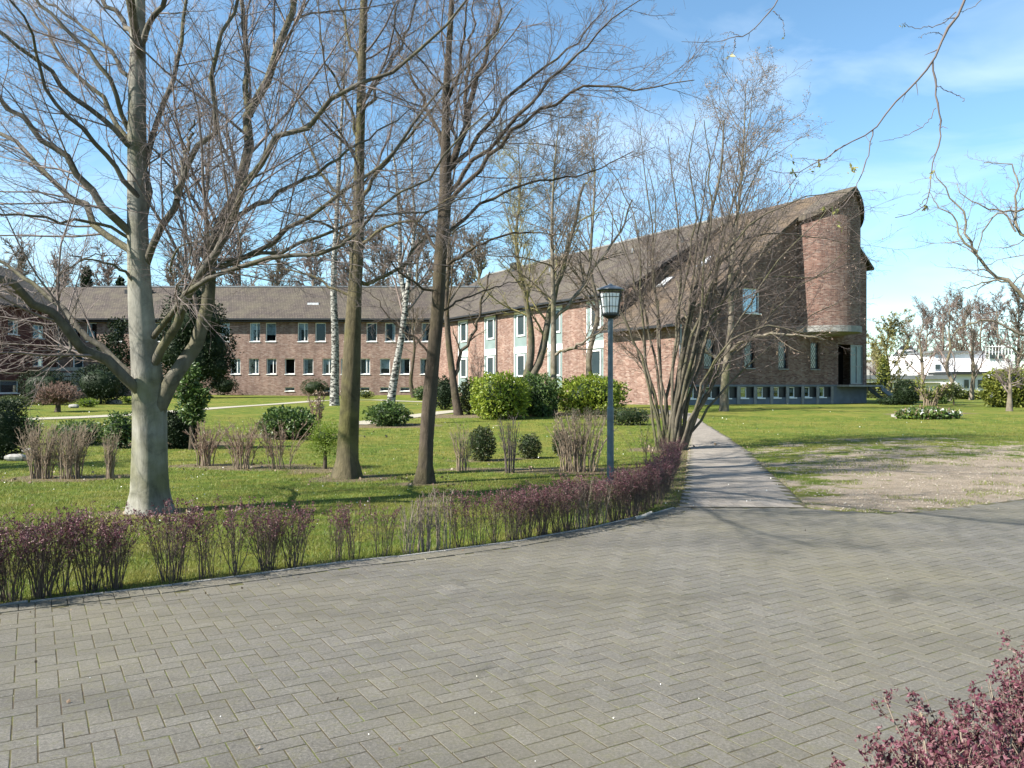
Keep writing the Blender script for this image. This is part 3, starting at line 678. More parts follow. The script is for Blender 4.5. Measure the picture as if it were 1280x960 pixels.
mb = MB(); mb.box(SR - .15, SR + .15, 7, 44, ZR + .18, ZR + .30, T=lambda p: CP(*p)); mb.build('ridge_cap', M['concrete'], wing)
mb = MB(); wall(mb, L0 + BX * 1.9 + AX * 44, BX, [0, SR - 1.9, SG - 1.9], lambda s: 7.9 + s * k3 if s < SR - 1.89 else ZR - (s - SR + 1.9) * k2, 0, [], .2); mb.build('end_wall', M['brick'], wing)
mb = MB(); mb.box(SR - .9, SR - .3, 36.5, 37.4, 12.8, 14.3, T=lambda p: CP(*p)); mb.build('chimney', M['gutter'], wing)
for a in (9.0, 14.5, 20, 26): 
    mb = MB(); mb.cyl(CP(8.6, a, 0)[:2], .12, .12, 11.5, 12.25, 8); mb.build('vent_pipe', M['greymetal'], wing)
for a in (8.05, 23.9):
    mb = MB(); mb.bar(CP(1.84, a, .3), CP(1.84, a, 7.6), .055, 8); mb.build('drain_pipe', M['gutter'], wing)

# --- far wing, frontal
far = thing('garden_wing', 'long brick wing facing the lawn with two rows of small windows', 'building')
YW = 76.0; XL, XR = -43.3, -6.9
def fx(px): return (px - 640) / F * YW - XL
low = [(p, p + 12.5) for p in (168, 190, 213, 236, 265, 288, 311, 333, 356, 379, 403, 426, 450, 475, 500, 525)]
upr = [(p, p + 13) for p in (87, 108, 141, 165, 190, 215, 240, 274, 312, 332, 372, 394, 430, 458, 481, 505, 527)]
bas = [(p, p + 12) for p in (356, 403, 426, 450, 475, 500)]
H = [(fx(a), fx(b_), 2.75, 4.22) for a, b_ in low] + [(fx(a), fx(b_), 5.85, 7.62) for a, b_ in upr] + [(fx(a), fx(b_), 1.15, 1.5) for a, b_ in bas] + [(fx(91), fx(104), 2.9, 4.2 + .35)]
mb = MB(); P_f = wall(mb, (XL, YW), (1, 0), [0, XR - XL], lambda s: 8.0, -.2, H, .2); mb.build('front_wall', M['brick'], far)
rgw = np.random.default_rng(5); sty = ['plain', 'wide', 'half', 'tall', 'right', 'bare']
for i, h in enumerate(H[:-1]): window(far, P_f, (1, 0), *h, style='basement' if h[3] < 2 else sty[rgw.integers(0, 6)])
dm = MB(); h = H[-1]; dm.box(h[0] + .1, h[1] - .1, .12, .18, h[2], h[3] - .1, T=lambda p: P_f(p[0], p[2], -p[1])); d_o = dm.build('door', M['dglass'], far)
dm = MB(); T3 = lambda p: P_f(p[0], p[2], -p[1])
dm.box(h[0], h[0] + .1, .08, .2, h[2], h[3], T=T3); dm.box(h[1] - .1, h[1], .08, .2, h[2], h[3], T=T3); dm.box(h[0] + .1, h[1] - .1, .08, .2, h[3] - .1, h[3], T=T3); dm.build('door_frame', M['white'], d_o)
dm = MB(); dm.box(fx(94), fx(97), -.2, 0, 4.75, 5.0, T=T3); dm.build('wall_lamp', M['curtain'], far)
dm = MB()
for px in (67, 74): dm.bar(P_f(fx(px), .5, .1), P_f(fx(px), 7.9, .1), .07, 8)
dm.build('drain_pipe', M['greymetal'], far)
def fslab(mb, pts, uv, t_=.2):
    lo = [(p[0], p[1], p[2] - t_) for p in pts]; mb.poly(pts, uv); mb.poly(lo[::-1])
    for i in range(4): j = (i + 1) % 4; mb.poly([pts[i], lo[i], lo[j], pts[j]])
mb = MB(); fslab(mb, [(XL - 5, YW - .5, 8.0), (-5.2, YW - .5, 8.0), (2, 82, 11.75), (XL - 5, 82, 11.75)], [(0, 0), (43, 0), (50, 7), (0, 7)]); mb.build('roof', M['roof'], far)
mb = MB(); fslab(mb, [(XL - 5, 82.005, 11.75), (2, 82.005, 11.75), (2, 88, 8), (XL - 5, 88, 8)], [(0, 0), (50, 0), (50, 7), (0, 7)]); mb.build('back_roof_slope', M['roof'], far)
mb = MB(); mb.box(XL, -6.9, YW - .64, YW - .5, 7.86, 8.0); mb.box(XL, -6.9, YW - .5, YW - .001, 7.7, 7.76); mb.build('gutter', M['gutter'], far)
mb = MB(); mb.box(XL + .3, -2, 81.85, 82.15, 11.72, 11.86); mb.build('ridge_cap', M['greymetal'], far)
mb = MB(); wall(mb, (XL, 88), (-1, 0), [-36, 5], lambda s: 8.0, -.2, [], .2); mb.build('back_wall', M['brick'], far)
for x in (-39, -36.5, -33): 
    mb = MB(); mb.box(x, x + .3, 80.5, 80.8, 10.6, 11.3); mb.build('vent_pipe', M['gutter'], far)
for x in (-20, -11):
    mb = MB(); mb.box(x, x + 1.1, 78.2, 78.6, 9.45, 9.75); mb.build('skylight', M['curtain'], far)

# --- dark red wing at the left
red = thing('red_brick_wing', 'dark red brick wing in shade at the left edge', 'building')
mb = MB(); XW = -43.3
def yr(px): return XW / ((px - 640) / F)
H = [(yr(10), yr(24), 6.1, 7.35), (yr(41), yr(55.5), 6.0, 7.2), (yr(41), yr(55), 3.4, 4.5)]
H = [(a - 50, b_ - 50, c, d_) for a, b_, c, d_ in H]
H.append((yr(-40) - 50, yr(24) - 50, 1.0, 2.1))
# D points along -Y..: wall runs from y=76 to y=50 so that the outside is +X
H2 = [(26 - b_, 26 - a, c, d_) for a, b_, c, d_ in H]
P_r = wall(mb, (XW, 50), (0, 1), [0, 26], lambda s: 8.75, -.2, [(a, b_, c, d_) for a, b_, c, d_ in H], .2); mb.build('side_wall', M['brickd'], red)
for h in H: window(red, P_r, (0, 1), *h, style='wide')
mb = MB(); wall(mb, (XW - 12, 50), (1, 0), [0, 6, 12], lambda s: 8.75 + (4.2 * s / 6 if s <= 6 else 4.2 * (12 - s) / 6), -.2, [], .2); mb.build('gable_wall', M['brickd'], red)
mb = MB(); fslab(mb, [(XW + .45, 49.6, 8.6), (XW + .45, 76.2, 8.6), (XW - 6, 80, 13.1), (XW - 6, 49.6, 13.1)], [(0, 0), (27, 0), (27, 8), (0, 8)]); mb.build('roof', M['roof'], red)
mb = MB(); fslab(mb, [(XW - 6.005, 49.6, 13.1), (XW - 6.005, 80, 13.1), (XW - 12.4, 80, 8.6), (XW - 12.4, 49.6, 8.6)], [(0, 0), (30, 0), (30, 8), (0, 8)]); mb.build('back_roof_slope', M['roof'], red)
mb = MB(); mb.box(XW + .42, XW + .56, 49.6, 75.3, 8.42, 8.56); mb.build('gutter', M['gutter'], red)
# entrance stairs with pale boards
es = thing('entrance_steps', 'pale horizontal railing boards and broad steps before the shaded door', 'stairs')
for (x0, x1, y, z) in ((52, 103, 72, 3.15), (66, 104, 71, 2.65), (78, 104, 70, 2.25)):
    a, b_ = wp(x0, 0, y)[0], wp(x1, 0, y)[0]; mb = MB(); mb.box(a, b_, y, y + .08, z - .16, z + .14); mb.build('board', M['wood'], es)
for i in range(6):
    mb = MB(); a, b_ = wp(80, 0, 69)[0], wp(104, 0, 69)[0]; mb.box(a + i * .1, b_, 68 + i * .32, 68 + i * .32 + .34, .8 + i * .2, 1.0 + i * .2); mb.build('step', M['stone'], es)
mb = MB()
for px in (53, 72, 90, 103): x = wp(px, 0, 72)[0]; mb.box(x, x + .09, 72.1, 72.19, .6, 3.3)
mb.build('post', M['wood'], es)

# --- white modern building on the right
wb = thing('white_flat_roofed_building', 'white modern building with flat roofs and dark windows beyond the lawn', 'building')
def bx(px0, px1, py0, py1, Y, dep, name, mat, parent, dy=0): 
    m_ = MB(); a, b_ = wp(px0, py1, Y), wp(px1, py0, Y); m_.box(a[0], b_[0], Y + dy, Y + dy + dep, a[2], b_[2]); return m_.build(name, mat, parent)
YB = 92
bx(1168, 1232, 441, 500, YB, 8, 'main_block', M['whitewall'], wb); bx(1232.1, 1266, 449, 500, YB - 1.5, 9, 'side_block', M['whitewall'], wb)
bx(1140, 1168, 444, 500, YB + 3, 6, 'rear_block', M['whitewall'], wb)
bx(1165, 1268, 438.6, 441, YB - .3, 9, 'flat_roof', M['greymetal'], wb)
bx(1080, 1190, 469, 474, YB - 8, 6, 'canopy', M['greymetal'], wb); bx(1081, 1189, 474.1, 477.5, YB - 7.6, 5, 'canopy_fascia', M['whitewall'], wb)
bx(1190.2, 1236, 464.5, 468, YB - 6, 5, 'low_roof', M['gutter'], wb); bx(1191, 1235, 468.1, 500, YB - 5.2, 4, 'low_wall', M['whitewall'], wb)
bx(1145, 1176, 478, 500, YB - 6, 4, 'low_block', M['whitewall'], wb)
for (a, b_, c, d_, Y) in ((1168, 1175, 455, 462, YB), (1212, 1222, 455, 464, YB), (1204, 1211, 474, 486, YB - 5.2), (1213, 1219, 474, 486, YB - 5.2), (1221, 1230, 474, 486, YB - 5.2), (1236, 1244, 440.5, 449, YB - 1.5), (1247, 1253, 440.5, 449, YB - 1.5), (1236, 1262, 468, 482, YB - 1.5), (1118, 1140, 479, 497, YB - 3.2), (1100, 1114, 479, 497, YB - 3.2), (1178, 1188, 480, 495, YB)):
    w_ = bx(a, b_, c, d_, Y, .05, 'window', M['white'], wb, -.08); bx(a + .6, b_ - .6, c + .6, d_ - .6, Y, .03, 'pane', M['dglass'], w_, -.12)
bx(1082, 1144, 478, 500, YB - 3, .3, 'back_wall', M['concrete'], wb)
for px in (1096, 1116, 1142): bx(px, px + 1.2, 477.6, 500, YB - 7, .12, 'post', M['white'], wb)
m_ = MB()
for px in range(1233, 1266, 4): a = wp(px, 441, YB - 2); m_.box(a[0], a[0] + .05, YB - 1.9, YB - 1.85, a[2] - .2, a[2] + .9)
a, b_ = wp(1232, 437, YB - 2), wp(1266, 437, YB - 2); m_.box(a[0], b_[0], YB - 1.94, YB - 1.8, a[2] + .3, a[2] + .38); m_.build('roof_railing', M['white'], wb)
gh_ = thing('grey_house', 'distant grey house with dark pitched roof left of the white building', 'house')
bx(1116, 1150, 448, 470, 108, 8, 'wall', M['concrete'], gh_)
a, b_, c = wp(1113, 448, 107.5), wp(1152, 448, 107.5), wp(1126, 433, 112); d2 = wp(1140, 433, 112)
m_ = MB(); fslab(m_, [tuple(a), tuple(b_), tuple(d2), tuple(c)], [(0, 0), (4, 0), (4, 5), (0, 5)]); m_.build('roof', M['gutter'], gh_)
w_ = bx(1126, 1144, 437, 447, 107, .3, 'dormer', M['whitewall'], gh_, .4); bx(1128, 1142, 439, 446, 107, .05, 'window', M['dglass'], w_, .3)

# ------------------------------------------------------------------ growing and tubing (all numpy)
def nrm(v): return v / np.maximum(np.linalg.norm(v, axis=-1, keepdims=True), 1e-9)
def resample(pts, K):
    pts = np.asarray(pts, float)
    # smooth by Catmull-Rom
    n = len(pts)
    if n > 2:
        e = np.vstack([2 * pts[0] - pts[1], pts, 2 * pts[-1] - pts[-2]]); out = []
        for i in range(n - 1):
            p0, p1, p2, p3 = e[i:i + 4]
            for t_ in np.linspace(0, 1, 6, endpoint=False): out.append(.5 * (2 * p1 + (p2 - p0) * t_ + (2 * p0 - 5 * p1 + 4 * p2 - p3) * t_ ** 2 + (3 * p1 - p0 - 3 * p2 + p3) * t_ ** 3))
        pts = np.vstack(out + [pts[-1]])
    d = np.concatenate([[0], np.cumsum(np.linalg.norm(np.diff(pts[:, :3], axis=0), axis=1))]); tt = np.linspace(0, d[-1], K)
    return np.stack([np.interp(tt, d, pts[:, i]) for i in range(pts.shape[1])], 1)
def grow(P, Rr, rg, dens, nmin, nmax, t0, t1, ang, lf, lmin, lmax, k, wander, trop, rf, rmin, angj=.25, tap=.65):
    N, K = P.shape[:2]; seg = np.diff(P, axis=1); L = np.linalg.norm(seg, axis=2).sum(1)
    cnt = np.clip((L * dens + rg.random(N)).astype(int), nmin, nmax); ix = np.repeat(np.arange(N), cnt)
    if len(ix) == 0: return np.zeros((0, k, 3)), np.zeros((0, k))
    st_ = np.cumsum(cnt) - cnt; j = np.arange(len(ix)) - np.repeat(st_, cnt)
    t_ = t0 + (t1 - t0) * (j + rg.random(len(ix))) / cnt[ix]; f = np.clip(t_ * (K - 1), 0, K - 1.001); i = f.astype(int); fr = (f - i)[:, None]
    p = P[ix, i] * (1 - fr) + P[ix, i + 1] * fr; T = nrm(seg[ix, i]); rr = Rr[ix, i] * (1 - fr[:, 0]) + Rr[ix, i + 1] * fr[:, 0]
    h = nrm(np.cross(T, rg.normal(size=T.shape))); a = R(ang) * (1 + angj * rg.normal(size=len(ix)))[:, None]
    d = nrm(np.cos(a) * T + np.sin(a) * h)
    ln = np.clip(lf * L[ix] * (1.1 - tap * t_) * rg.uniform(.55, 1.2, len(ix)), lmin, lmax)
    r0 = np.maximum(np.minimum(rf * rr, ln * .03 + rmin), rmin)
    out = [p]; stp = (ln / (k - 1))[:, None]
    for _ in range(k - 1):
        d = nrm(d + wander * rg.normal(size=d.shape) + np.array((0, 0, trop))); p = p + d * stp; out.append(p)
    Q = np.stack(out, 1); w = np.linspace(0, 1, k)[None]
    return Q, r0[:, None] * (1 - w) + np.maximum(rmin * .75, r0 * .3)[:, None] * w
def tubes(batches):
    """batches: list of (P [N,K,3], R [N,K], sides)"""
    VV = []; FF = []; off = 0
    for P, Rr, sd in batches:
        N, K = P.shape[:2]
        if N == 0: continue
        T = np.empty_like(P); T[:, 1:-1] = P[:, 2:] - P[:, :-2]; T[:, 0] = P[:, 1] - P[:, 0]; T[:, -1] = P[:, -1] - P[:, -2]; T = nrm(T)
        m_ = nrm(P[:, -1] - P[:, 0]); ref = np.where(np.abs(m_[:, 2:3]) > .8, np.array([[1., 0, 0]]), np.array([[0, 0, 1.]])); ref = np.cross(m_, ref)
        u_ = nrm(ref[:, None] - (T * ref[:, None]).sum(-1, keepdims=True) * T); v_ = np.cross(T, u_)
        a = np.arange(sd) * 2 * np.pi / sd; c = np.cos(a)[None, None, :, None]; s = np.sin(a)[None, None, :, None]
        V = P[:, :, None] + Rr[:, :, None, None] * (u_[:, :, None] * c + v_[:, :, None] * s)
        ix = off + np.arange(N * K * sd).reshape(N, K, sd); n_ = np.roll(ix, -1, 2)
        FF.append(np.stack([ix[:, :-1], n_[:, :-1], n_[:, 1:], ix[:, 1:]], -1).reshape(-1, 4)); VV.append(V.reshape(-1, 3)); off += N * K * sd
    return np.vstack(VV), FF
def tube_mesh(name, batches, mat): V, Fc = tubes(batches); return mesh_from(name, V, Fc, [mat], True)
def trunk_mesh(name, pts, rads, sides, mat, flare=.5, lobes=5, rg=rng, K=34, hf=.35, flute=.0):
    Q = resample(np.column_stack([np.asarray(pts, float), np.asarray(rads, float)]), K); P, r = Q[:, :3], Q[:, 3]
    h = P[:, 2] - P[0, 2]; a = np.arange(sides) * 2 * np.pi / sides; ph = rg.uniform(0, 6.28, 3)
    lob = 1 + (np.exp(-np.maximum(h, 0) / hf)[:, None]) * (flare + flare * .55 * np.cos(lobes * a + ph[0])[None] + flare * .3 * np.cos(3 * a + ph[1])[None]) + .035 * np.cos(3 * a[None] + h[:, None] * 1.3 + ph[2]) + .02 * rg.normal(size=(K, sides)) + flute * (np.cos(5 * a + .9)[None] + .6 * np.cos(8 * a + 2)[None]) * np.exp(-h / 3.5)[:, None]
    T = np.gradient(P, axis=0); T = nrm(T); ref = np.array((1., 0, 0)); u_ = nrm(ref - (T @ ref)[:, None] * T); v_ = np.cross(T, u_)
    V = P[:, None] + (r[:, None] * lob)[..., None] * (u_[:, None] * np.cos(a)[None, :, None] + v_[:, None] * np.sin(a)[None, :, None])
    ix = np.arange(K * sides).reshape(K, sides); n_ = np.roll(ix, -1, 1); f = np.stack([ix[:-1], n_[:-1], n_[1:], ix[1:]], -1).reshape(-1, 4)
    return mesh_from(name, V.reshape(-1, 3), [f], [mat], True), P, r
def leaves(name, C, size, rg, mat, up=.0, out=None, asp=.5, fold=True):
    """small pointed leaves (two triangles each) at points C"""
    n = len(C); d = rg.normal(size=(n, 3)); d[:, 2] += up
    if out is not None: d += out
    d = nrm(d); w = nrm(np.cross(d, rg.normal(size=(n, 3)))); nn_ = np.cross(d, w); s = (size * rg.uniform(.45, 1.5, n))[:, None]
    V = np.stack([C, C + d * s * .5 + w * s * asp * .5 + nn_ * s * .08, C + d * s, C + d * s * .5 - w * s * asp * .5 + nn_ * s * .08], 1).reshape(-1, 3)
    ix = np.arange(n * 4).reshape(n, 4); return mesh_from(name, V, [ix], [mat])
def local(P, o): return P - np.asarray(o)[None]

def tree(name, label, cat, base, trunk, trads, limbs, levels, bmat, tmat, seed, group=None, sides=12, flare=.4, prim=None, buds=None, hf=.35, lmat=None, flute=.0):
    """trunk: world points; limbs: list of (points, r0, r1) each its own part; levels: grow() settings"""
    rg = np.random.default_rng(seed); base = np.asarray(base, float); root = thing(name, label, cat, base, 0, group)
    me, TP, TR = trunk_mesh('trunk', local(np.asarray(trunk, float), base), trads, sides, bmat, flare, 5, rg, hf=hf, flute=flute); link('trunk', me, root)
    LP = []; LR = []
    for pts, r0, r1 in limbs:
        Q = resample(local(np.asarray(pts, float), base), 18); w = np.linspace(0, 1, 18); rr = r0 * (1 - w) + r1 * w
        Q[1:-1] += rg.normal(size=(16, 3)) * min(.04, .008 + r0 * .4)
        LP.append(Q); LR.append(rr); link('limb', tube_mesh('limb', [(Q[None], rr[None], 8)], lmat or bmat), root)
    batches = []
    if prim:
        pr = prim if isinstance(prim, list) else [prim]
        for p_ in pr:
            Q, r = grow(TP[None], TR[None], rg, **p_); ks = p_['k']
            if ks != 18:
                Q = np.stack([resample(q, 18) for q in Q]); r = np.stack([np.interp(np.linspace(0, 1, 18), np.linspace(0, 1, ks), x) for x in r])
            batches.append((Q, r, 6)); LP += list(Q); LR += list(r)
    tops = None
    if LP: cur = (np.stack(LP), np.stack(LR))
    else: cur = (TP[None], TR[None])
    # the crown's leader carries twigs too
    h0 = len(TP) * 2 // 3; ld = resample(TP[h0:], 18)[None]; ldr = np.interp(np.linspace(0, 1, 18), np.linspace(0, 1, len(TP) - h0), TR[h0:])[None]
    cur = (np.concatenate([cur[0], ld]), np.concatenate([cur[1], ldr]))
    br = []
    for i, lv in enumerate(levels):
        Q, r = grow(cur[0], cur[1], rg, **lv)
        if i == 0: batches.append((Q, r, 4))
        elif i == 1 and len(levels) > 2: batches.append((Q, r, 3))
        else: br.append((Q, r, 3))
        cur = (Q, r)
    if batches: link('branches', tube_mesh('branches', batches, tmat), root, kind='stuff')
    if br: link('twigs', tube_mesh('twigs', br, tmat), root, kind='stuff')
    if buds:
        nb, sz, bm2 = buds; Q = cur[0]; ii_ = rg.integers(0, len(Q), nb); tt_ = rg.random((nb, 1)) * (Q.shape[1] - 1.01); i0 = tt_[:, 0].astype(int); fr_ = tt_ - i0[:, None]
        C = Q[ii_, i0] * (1 - fr_) + Q[ii_, i0 + 1] * fr_; link('buds', leaves('buds', C, sz, rg, bm2), root, kind='stuff')
    return root
def lv(dens, nmin, nmax, ang, lf, lmin, lmax, k, wander, trop, rmin, t0=.12, t1=1.0, rf=.6, **kw):
    return dict(dens=dens, nmin=nmin, nmax=nmax, t0=t0, t1=t1, ang=ang, lf=lf, lmin=lmin, lmax=lmax, k=k, wander=wander, trop=trop, rf=rf, rmin=rmin, **kw)
def L2(pts, Y0, dY, w0, w1):
    """limb from photo points; depth runs from Y0 to Y0+dY"""
    n = len(pts); return ([wp(p[0], p[1], Y0 + dY * (i / (n - 1)) ** 1.2) for i, p in enumerate(pts)], w0 * .385 / F * Y0, w1 * .26 / F * Y0)

# --- the big beech
bb = G(190, 641); Y0 = bb[1] + .05; bb[2] -= .05
tr_ = [wp(x, y, Y0) for x, y in ((190, 646), (188, 600), (187, 540), (186, 490), (182, 450), (178, 400), (174, 330), (172, 250), (171, 150), (172, 60), (174, -60), (176, -200), (180, -340), (176, -460))]
trr = np.array([43, 41, 39, 39, 33, 30, 26, 23, 21, 18, 14, 10, 7, 4]) / 2000 * Y0
limbs = [
 L2([(186, 510), (168, 486), (130, 452), (98, 424), (62, 392), (27, 365), (0, 343), (-70, 300), (-160, 235), (-240, 150)], Y0, -2.2, 19, 5),
 L2([(180, 490), (162, 467), (135, 437), (100, 410), (65, 375), (37, 352), (0, 328), (-60, 290), (-130, 250)], Y0, .9, 12, 3),
 L2([(194, 520), (206, 492), (225, 468), (245, 430), (258, 390), (266, 345), (272, 310), (293, 253), (307, 190), (313, 140), (333, 113), (352, 60), (363, 10), (376, -60), (390, -160), (400, -260)], Y0, .8, 27, 4),
 L2([(188, 465), (196, 445), (210, 420), (226, 387), (250, 352), (267, 322), (279, 300), (313, 227), (353, 167), (400, 140), (430, 115), (500, 75), (560, 25), (620, -40)], Y0, -1.8, 15, 3),
 L2([(313, 145), (309, 120), (307, 67), (303, 0), (308, -80), (300, -170)], Y0 + .45, .4, 11, 3),
 L2([(186, 428), (204, 405), (226, 378), (246, 352), (290, 332), (340, 322), (400, 316), (440, 296), (477, 262), (530, 222), (560, 190), (610, 140)], Y0, -2.4, 10, 2.5),
 L2([(268, 335), (300, 325), (345, 300), (395, 262), (440, 232), (480, 205), (520, 150), (560, 105), (610, 60), (640, 10)], Y0 + .2, -1.5, 9, 2.5),
 L2([(290, 275), (333, 253), (377, 227), (427, 195), (480, 160), (520, 130)], Y0 + .3, 1.2, 8, 2),
 L2([(272, 325), (320, 318), (390, 300), (440, 280), (480, 272), (540, 262), (600, 240), (650, 228)], Y0 + .3, 1.6, 7, 2),
 L2([(183, 330), (188, 317), (200, 287), (220, 253), (233, 207), (253, 177), (267, 157), (267, 83), (280, 40), (293, 0), (300, -70), (310, -150)], Y0, -1.1, 13, 3),
 L2([(221, 250), (226, 220), (233, 187), (243, 150)], Y0 - .3, -.1, 8, 5.5),
 L2([(176, 300), (186, 215), (198, 150), (213, 110), (222, 77), (231, 20), (240, -60), (250, -160)], Y0, .9, 12, 3),
 L2([(175, 60), (182, 40), (195, 18), (212, -5), (228, -60), (240, -150)], Y0, -.6, 11, 3),
 L2([(173, 60), (162, 37), (150, 20), (130, 0), (95, -30), (70, -100)], Y0, .5, 10, 3),
 L2([(174, 190), (155, 176), (123, 140), (90, 118), (50, 80), (0, 40), (-60, 0), (-140, -60)], Y0, -1.4, 10, 2.5),
 L2([(173, 185), (150, 160), (120, 113), (83, 80), (60, 40), (27, 0), (-10, -70)], Y0, 1.0, 9, 2.5),
 L2([(173, 175), (157, 160), (143, 110), (123, 83), (93, 43), (47, 0), (10, -60), (-10, -140)], Y0, -.5, 9, 2.5),
 L2([(172, 110), (160, 98), (147, 73), (107, 37), (83, 18), (45, -10), (0, -70)], Y0, 1.3, 8, 2.5),
 L2([(176, 262), (162, 236), (133, 197), (117, 173), (67, 127), (50, 80), (33, 30), (5, -10), (-20, -70)], Y0, -1.7, 9, 2.5),
 L2([(178, 310), (160, 292), (137, 270), (103, 223), (52, 175), (0, 123), (-60, 70), (-130, 20)], Y0, -.8, 14, 3),
 L2([(178, 325), (158, 312), (127, 282), (87, 243), (40, 200), (0, 167), (-60, 130), (-140, 90)], Y0, 1.5, 13, 3),
 L2([(165, 300), (123, 277), (67, 274), (0, 266), (-60, 262), (-120, 240)], Y0, -1.9, 6, 2),
 L2([(89, 423), (86, 438), (62, 455), (45, 463), (10, 466), (-30, 458)], Y0 - .6, -.5, 4.5, 1.5),
 L2([(66, 378), (72, 352), (90, 332), (115, 320), (150, 318)], Y0 + .4, .5, 4.5, 1.5),
 L2([(176, 363), (160, 345), (130, 328), (100, 322), (88, 320)], Y0, -.8, 6, 2),
 L2([(213, 340), (222, 312), (262, 290), (285, 262)], Y0 - .2, -.8, 4, 1.5)]
limbs += [([(-4.80, 10.33, 5.9), (-4.5, 9.2, 6.9), (-4.0, 7.6, 7.7), (-3.2, 5.9, 8.3), (-2.2, 4.6, 8.5), (-1.4, 3.8, 8.4)], .055, .012),  # unseen limbs above the view, added to throw branch shadows onto the drive
 ([(-4.80, 10.33, 6.8), (-5.3, 8.8, 7.4), (-5.4, 7.2, 7.6), (-5.0, 5.6, 7.4), (-4.4, 4.6, 7.2)], .05, .01)]
lvb = [lv(3.8, 6, 26, 38, .40, .4, 2.5, 7, .10, .045, .0036, t0=.12, rf=.32), lv(9, 3, 16, 40, .45, .2, 1.1, 5, .14, .01, .0021, rf=.45), lv(14, 4, 13, 42, .5, .12, .5, 3, .14, .01, .0015)]
tree('beech_tree', 'largest bare tree at left with smooth grey forking trunk right behind the hedge', 'tree', bb, tr_, trr, limbs, lvb, M['bark_beech'], M['twig_grey'], 11, sides=28, flare=.30, hf=.22, lmat=M['bark_limb'], flute=.055)

# --- linden and maple in the middle of the lawn
b1 = G(434, 597); Y1 = b1[1]; b1[2] -= .04
tr_ = [wp(x, y, Y1) for x, y in ((433, 603), (434, 570), (437, 510), (440, 440), (443, 380), (447, 300), (449, 200), (452, 100), (455, 0), (458, -150), (455, -330))]
trr = np.array([28, 26, 24, 21.5, 18, 15.5, 12.5, 10.5, 9, 6, 3]) / 2000 * Y1
limbs = [L2([(449, 352), (470, 350), (505, 330), (530, 300), (560, 292), (600, 270)], Y1, 1, 7, 2), L2([(441, 372), (415, 360), (390, 345), (350, 338), (320, 350)], Y1, .6, 5, 1.5),
 L2([(447, 290), (430, 250), (400, 215), (380, 160), (370, 100)], Y1, 1.2, 7, 2), L2([(448, 260), (470, 215), (520, 160), (555, 120), (600, 90)], Y1, -1, 7, 2), L2([(450, 180), (430, 120), (405, 70), (395, 0)], Y1, -.6, 6, 2),
 L2([(451, 150), (475, 100), (500, 60), (520, 0), (530, -80)], Y1, .6, 6, 2), L2([(452, 90), (435, 40), (420, -20), (415, -90)], Y1, 1, 5, 2), L2([(448, 320), (425, 290), (392, 275), (350, 262), (322, 240)], Y1, -.9, 5, 1.5),
 L2([(446, 310), (480, 285), (520, 275), (560, 250), (590, 240)], Y1, -1.5, 6, 1.5)]
prim = lv(1.6, 22, 28, 55, .22, 1.0, 3.2, 9, .10, .03, .012, t0=.38, t1=.98, rf=.28)
lvl = [lv(4.5, 6, 22, 44, .38, .5, 2.1, 6, .12, .03, .0045, rf=.32), lv(9, 5, 15, 42, .42, .22, 1.0, 4, .15, .01, .0026, rf=.45), lv(12, 3, 8, 42, .5, .14, .45, 3, .15, .0, .0019)]
tree('linden_tree', 'straight mossy yellow-green trunk with bare crown, second large tree from the left', 'tree', b1, tr_, trr, limbs, lvl, M['bark_linden'], M['twig_dark'], 21, prim=prim, sides=20, flare=.42, hf=.22, flute=.03)
b2 = G(530, 604); Y2 = b2[1]; b2[2] -= .04
tr_ = [wp(x, y, Y2) for x, y in ((529, 609), (531, 585), (535, 520), (541, 450), (547, 390), (550, 330), (556, 260), (557, 215), (557, 170), (558, 110), (563, 30), (568, -60), (572, -200), (575, -330))]
trr = np.array([20, 18, 17.5, 16.5, 16, 16, 16, 15, 11, 9, 7, 6, 4.5, 3]) / 2000 * Y2
limbs = [L2([(557, 228), (569, 195), (574, 178), (580, 150), (587, 140), (595, 110), (608, 70), (622, 20), (630, -50)], Y2, .6, 13, 3),
 L2([(582, 148), (581, 120), (585, 85), (590, 40), (592, -20)], Y2 + .2, .6, 7, 2.5),
 L2([(558, 260), (585, 225), (620, 190), (650, 155), (690, 130), (740, 105), (800, 110), (868, 100)], Y2, -1.8, 8, 2),
 L2([(558, 245), (590, 205), (622, 175), (650, 140), (690, 100), (720, 70), (760, 30), (800, 0)], Y2, -1.2, 8, 2),
 L2([(560, 215), (600, 170), (640, 120), (680, 85), (730, 45), (760, 5)], Y2, 1.2, 8, 2),
 L2([(554, 300), (585, 270), (640, 235), (690, 222), (740, 215), (790, 190)], Y2, .8, 6, 2), L2([(550, 335), (580, 318), (610, 300), (650, 290), (700, 292)], Y2, -1.2, 6, 2),
 L2([(551, 320), (530, 290), (505, 262), (480, 220), (462, 190)], Y2, .6, 6, 2), L2([(547, 365), (515, 352), (490, 330), (480, 300)], Y2, -.8, 5, 1.5), L2([(546, 392), (575, 375), (610, 362), (650, 352)], Y2, .6, 4, 1.5),
 L2([(557, 190), (540, 150), (520, 110), (500, 60), (490, 0)], Y2, 1, 8, 2), L2([(558, 130), (575, 90), (580, 40), (590, -40)], Y2, -1, 6, 2), L2([(541, 445), (520, 425), (488, 400), (470, 372), (450, 360)], Y2, .3, 4, 1.3)]
lvm = [dict(l) for l in lvl]
prim2 = lv(1.2, 16, 22, 50, .22, 1.0, 3.2, 9, .10, .05, .012, t0=.45, t1=.98, rf=.28)
tree('maple_tree', 'slender dark brown trunk forking high up, just right of the mossy trunk', 'tree', b2, tr_, trr, limbs, lvm, M['bark_brown'], M['twig_dark'], 31, prim=prim2, sides=18, flare=.45, hf=.2, flute=.03)

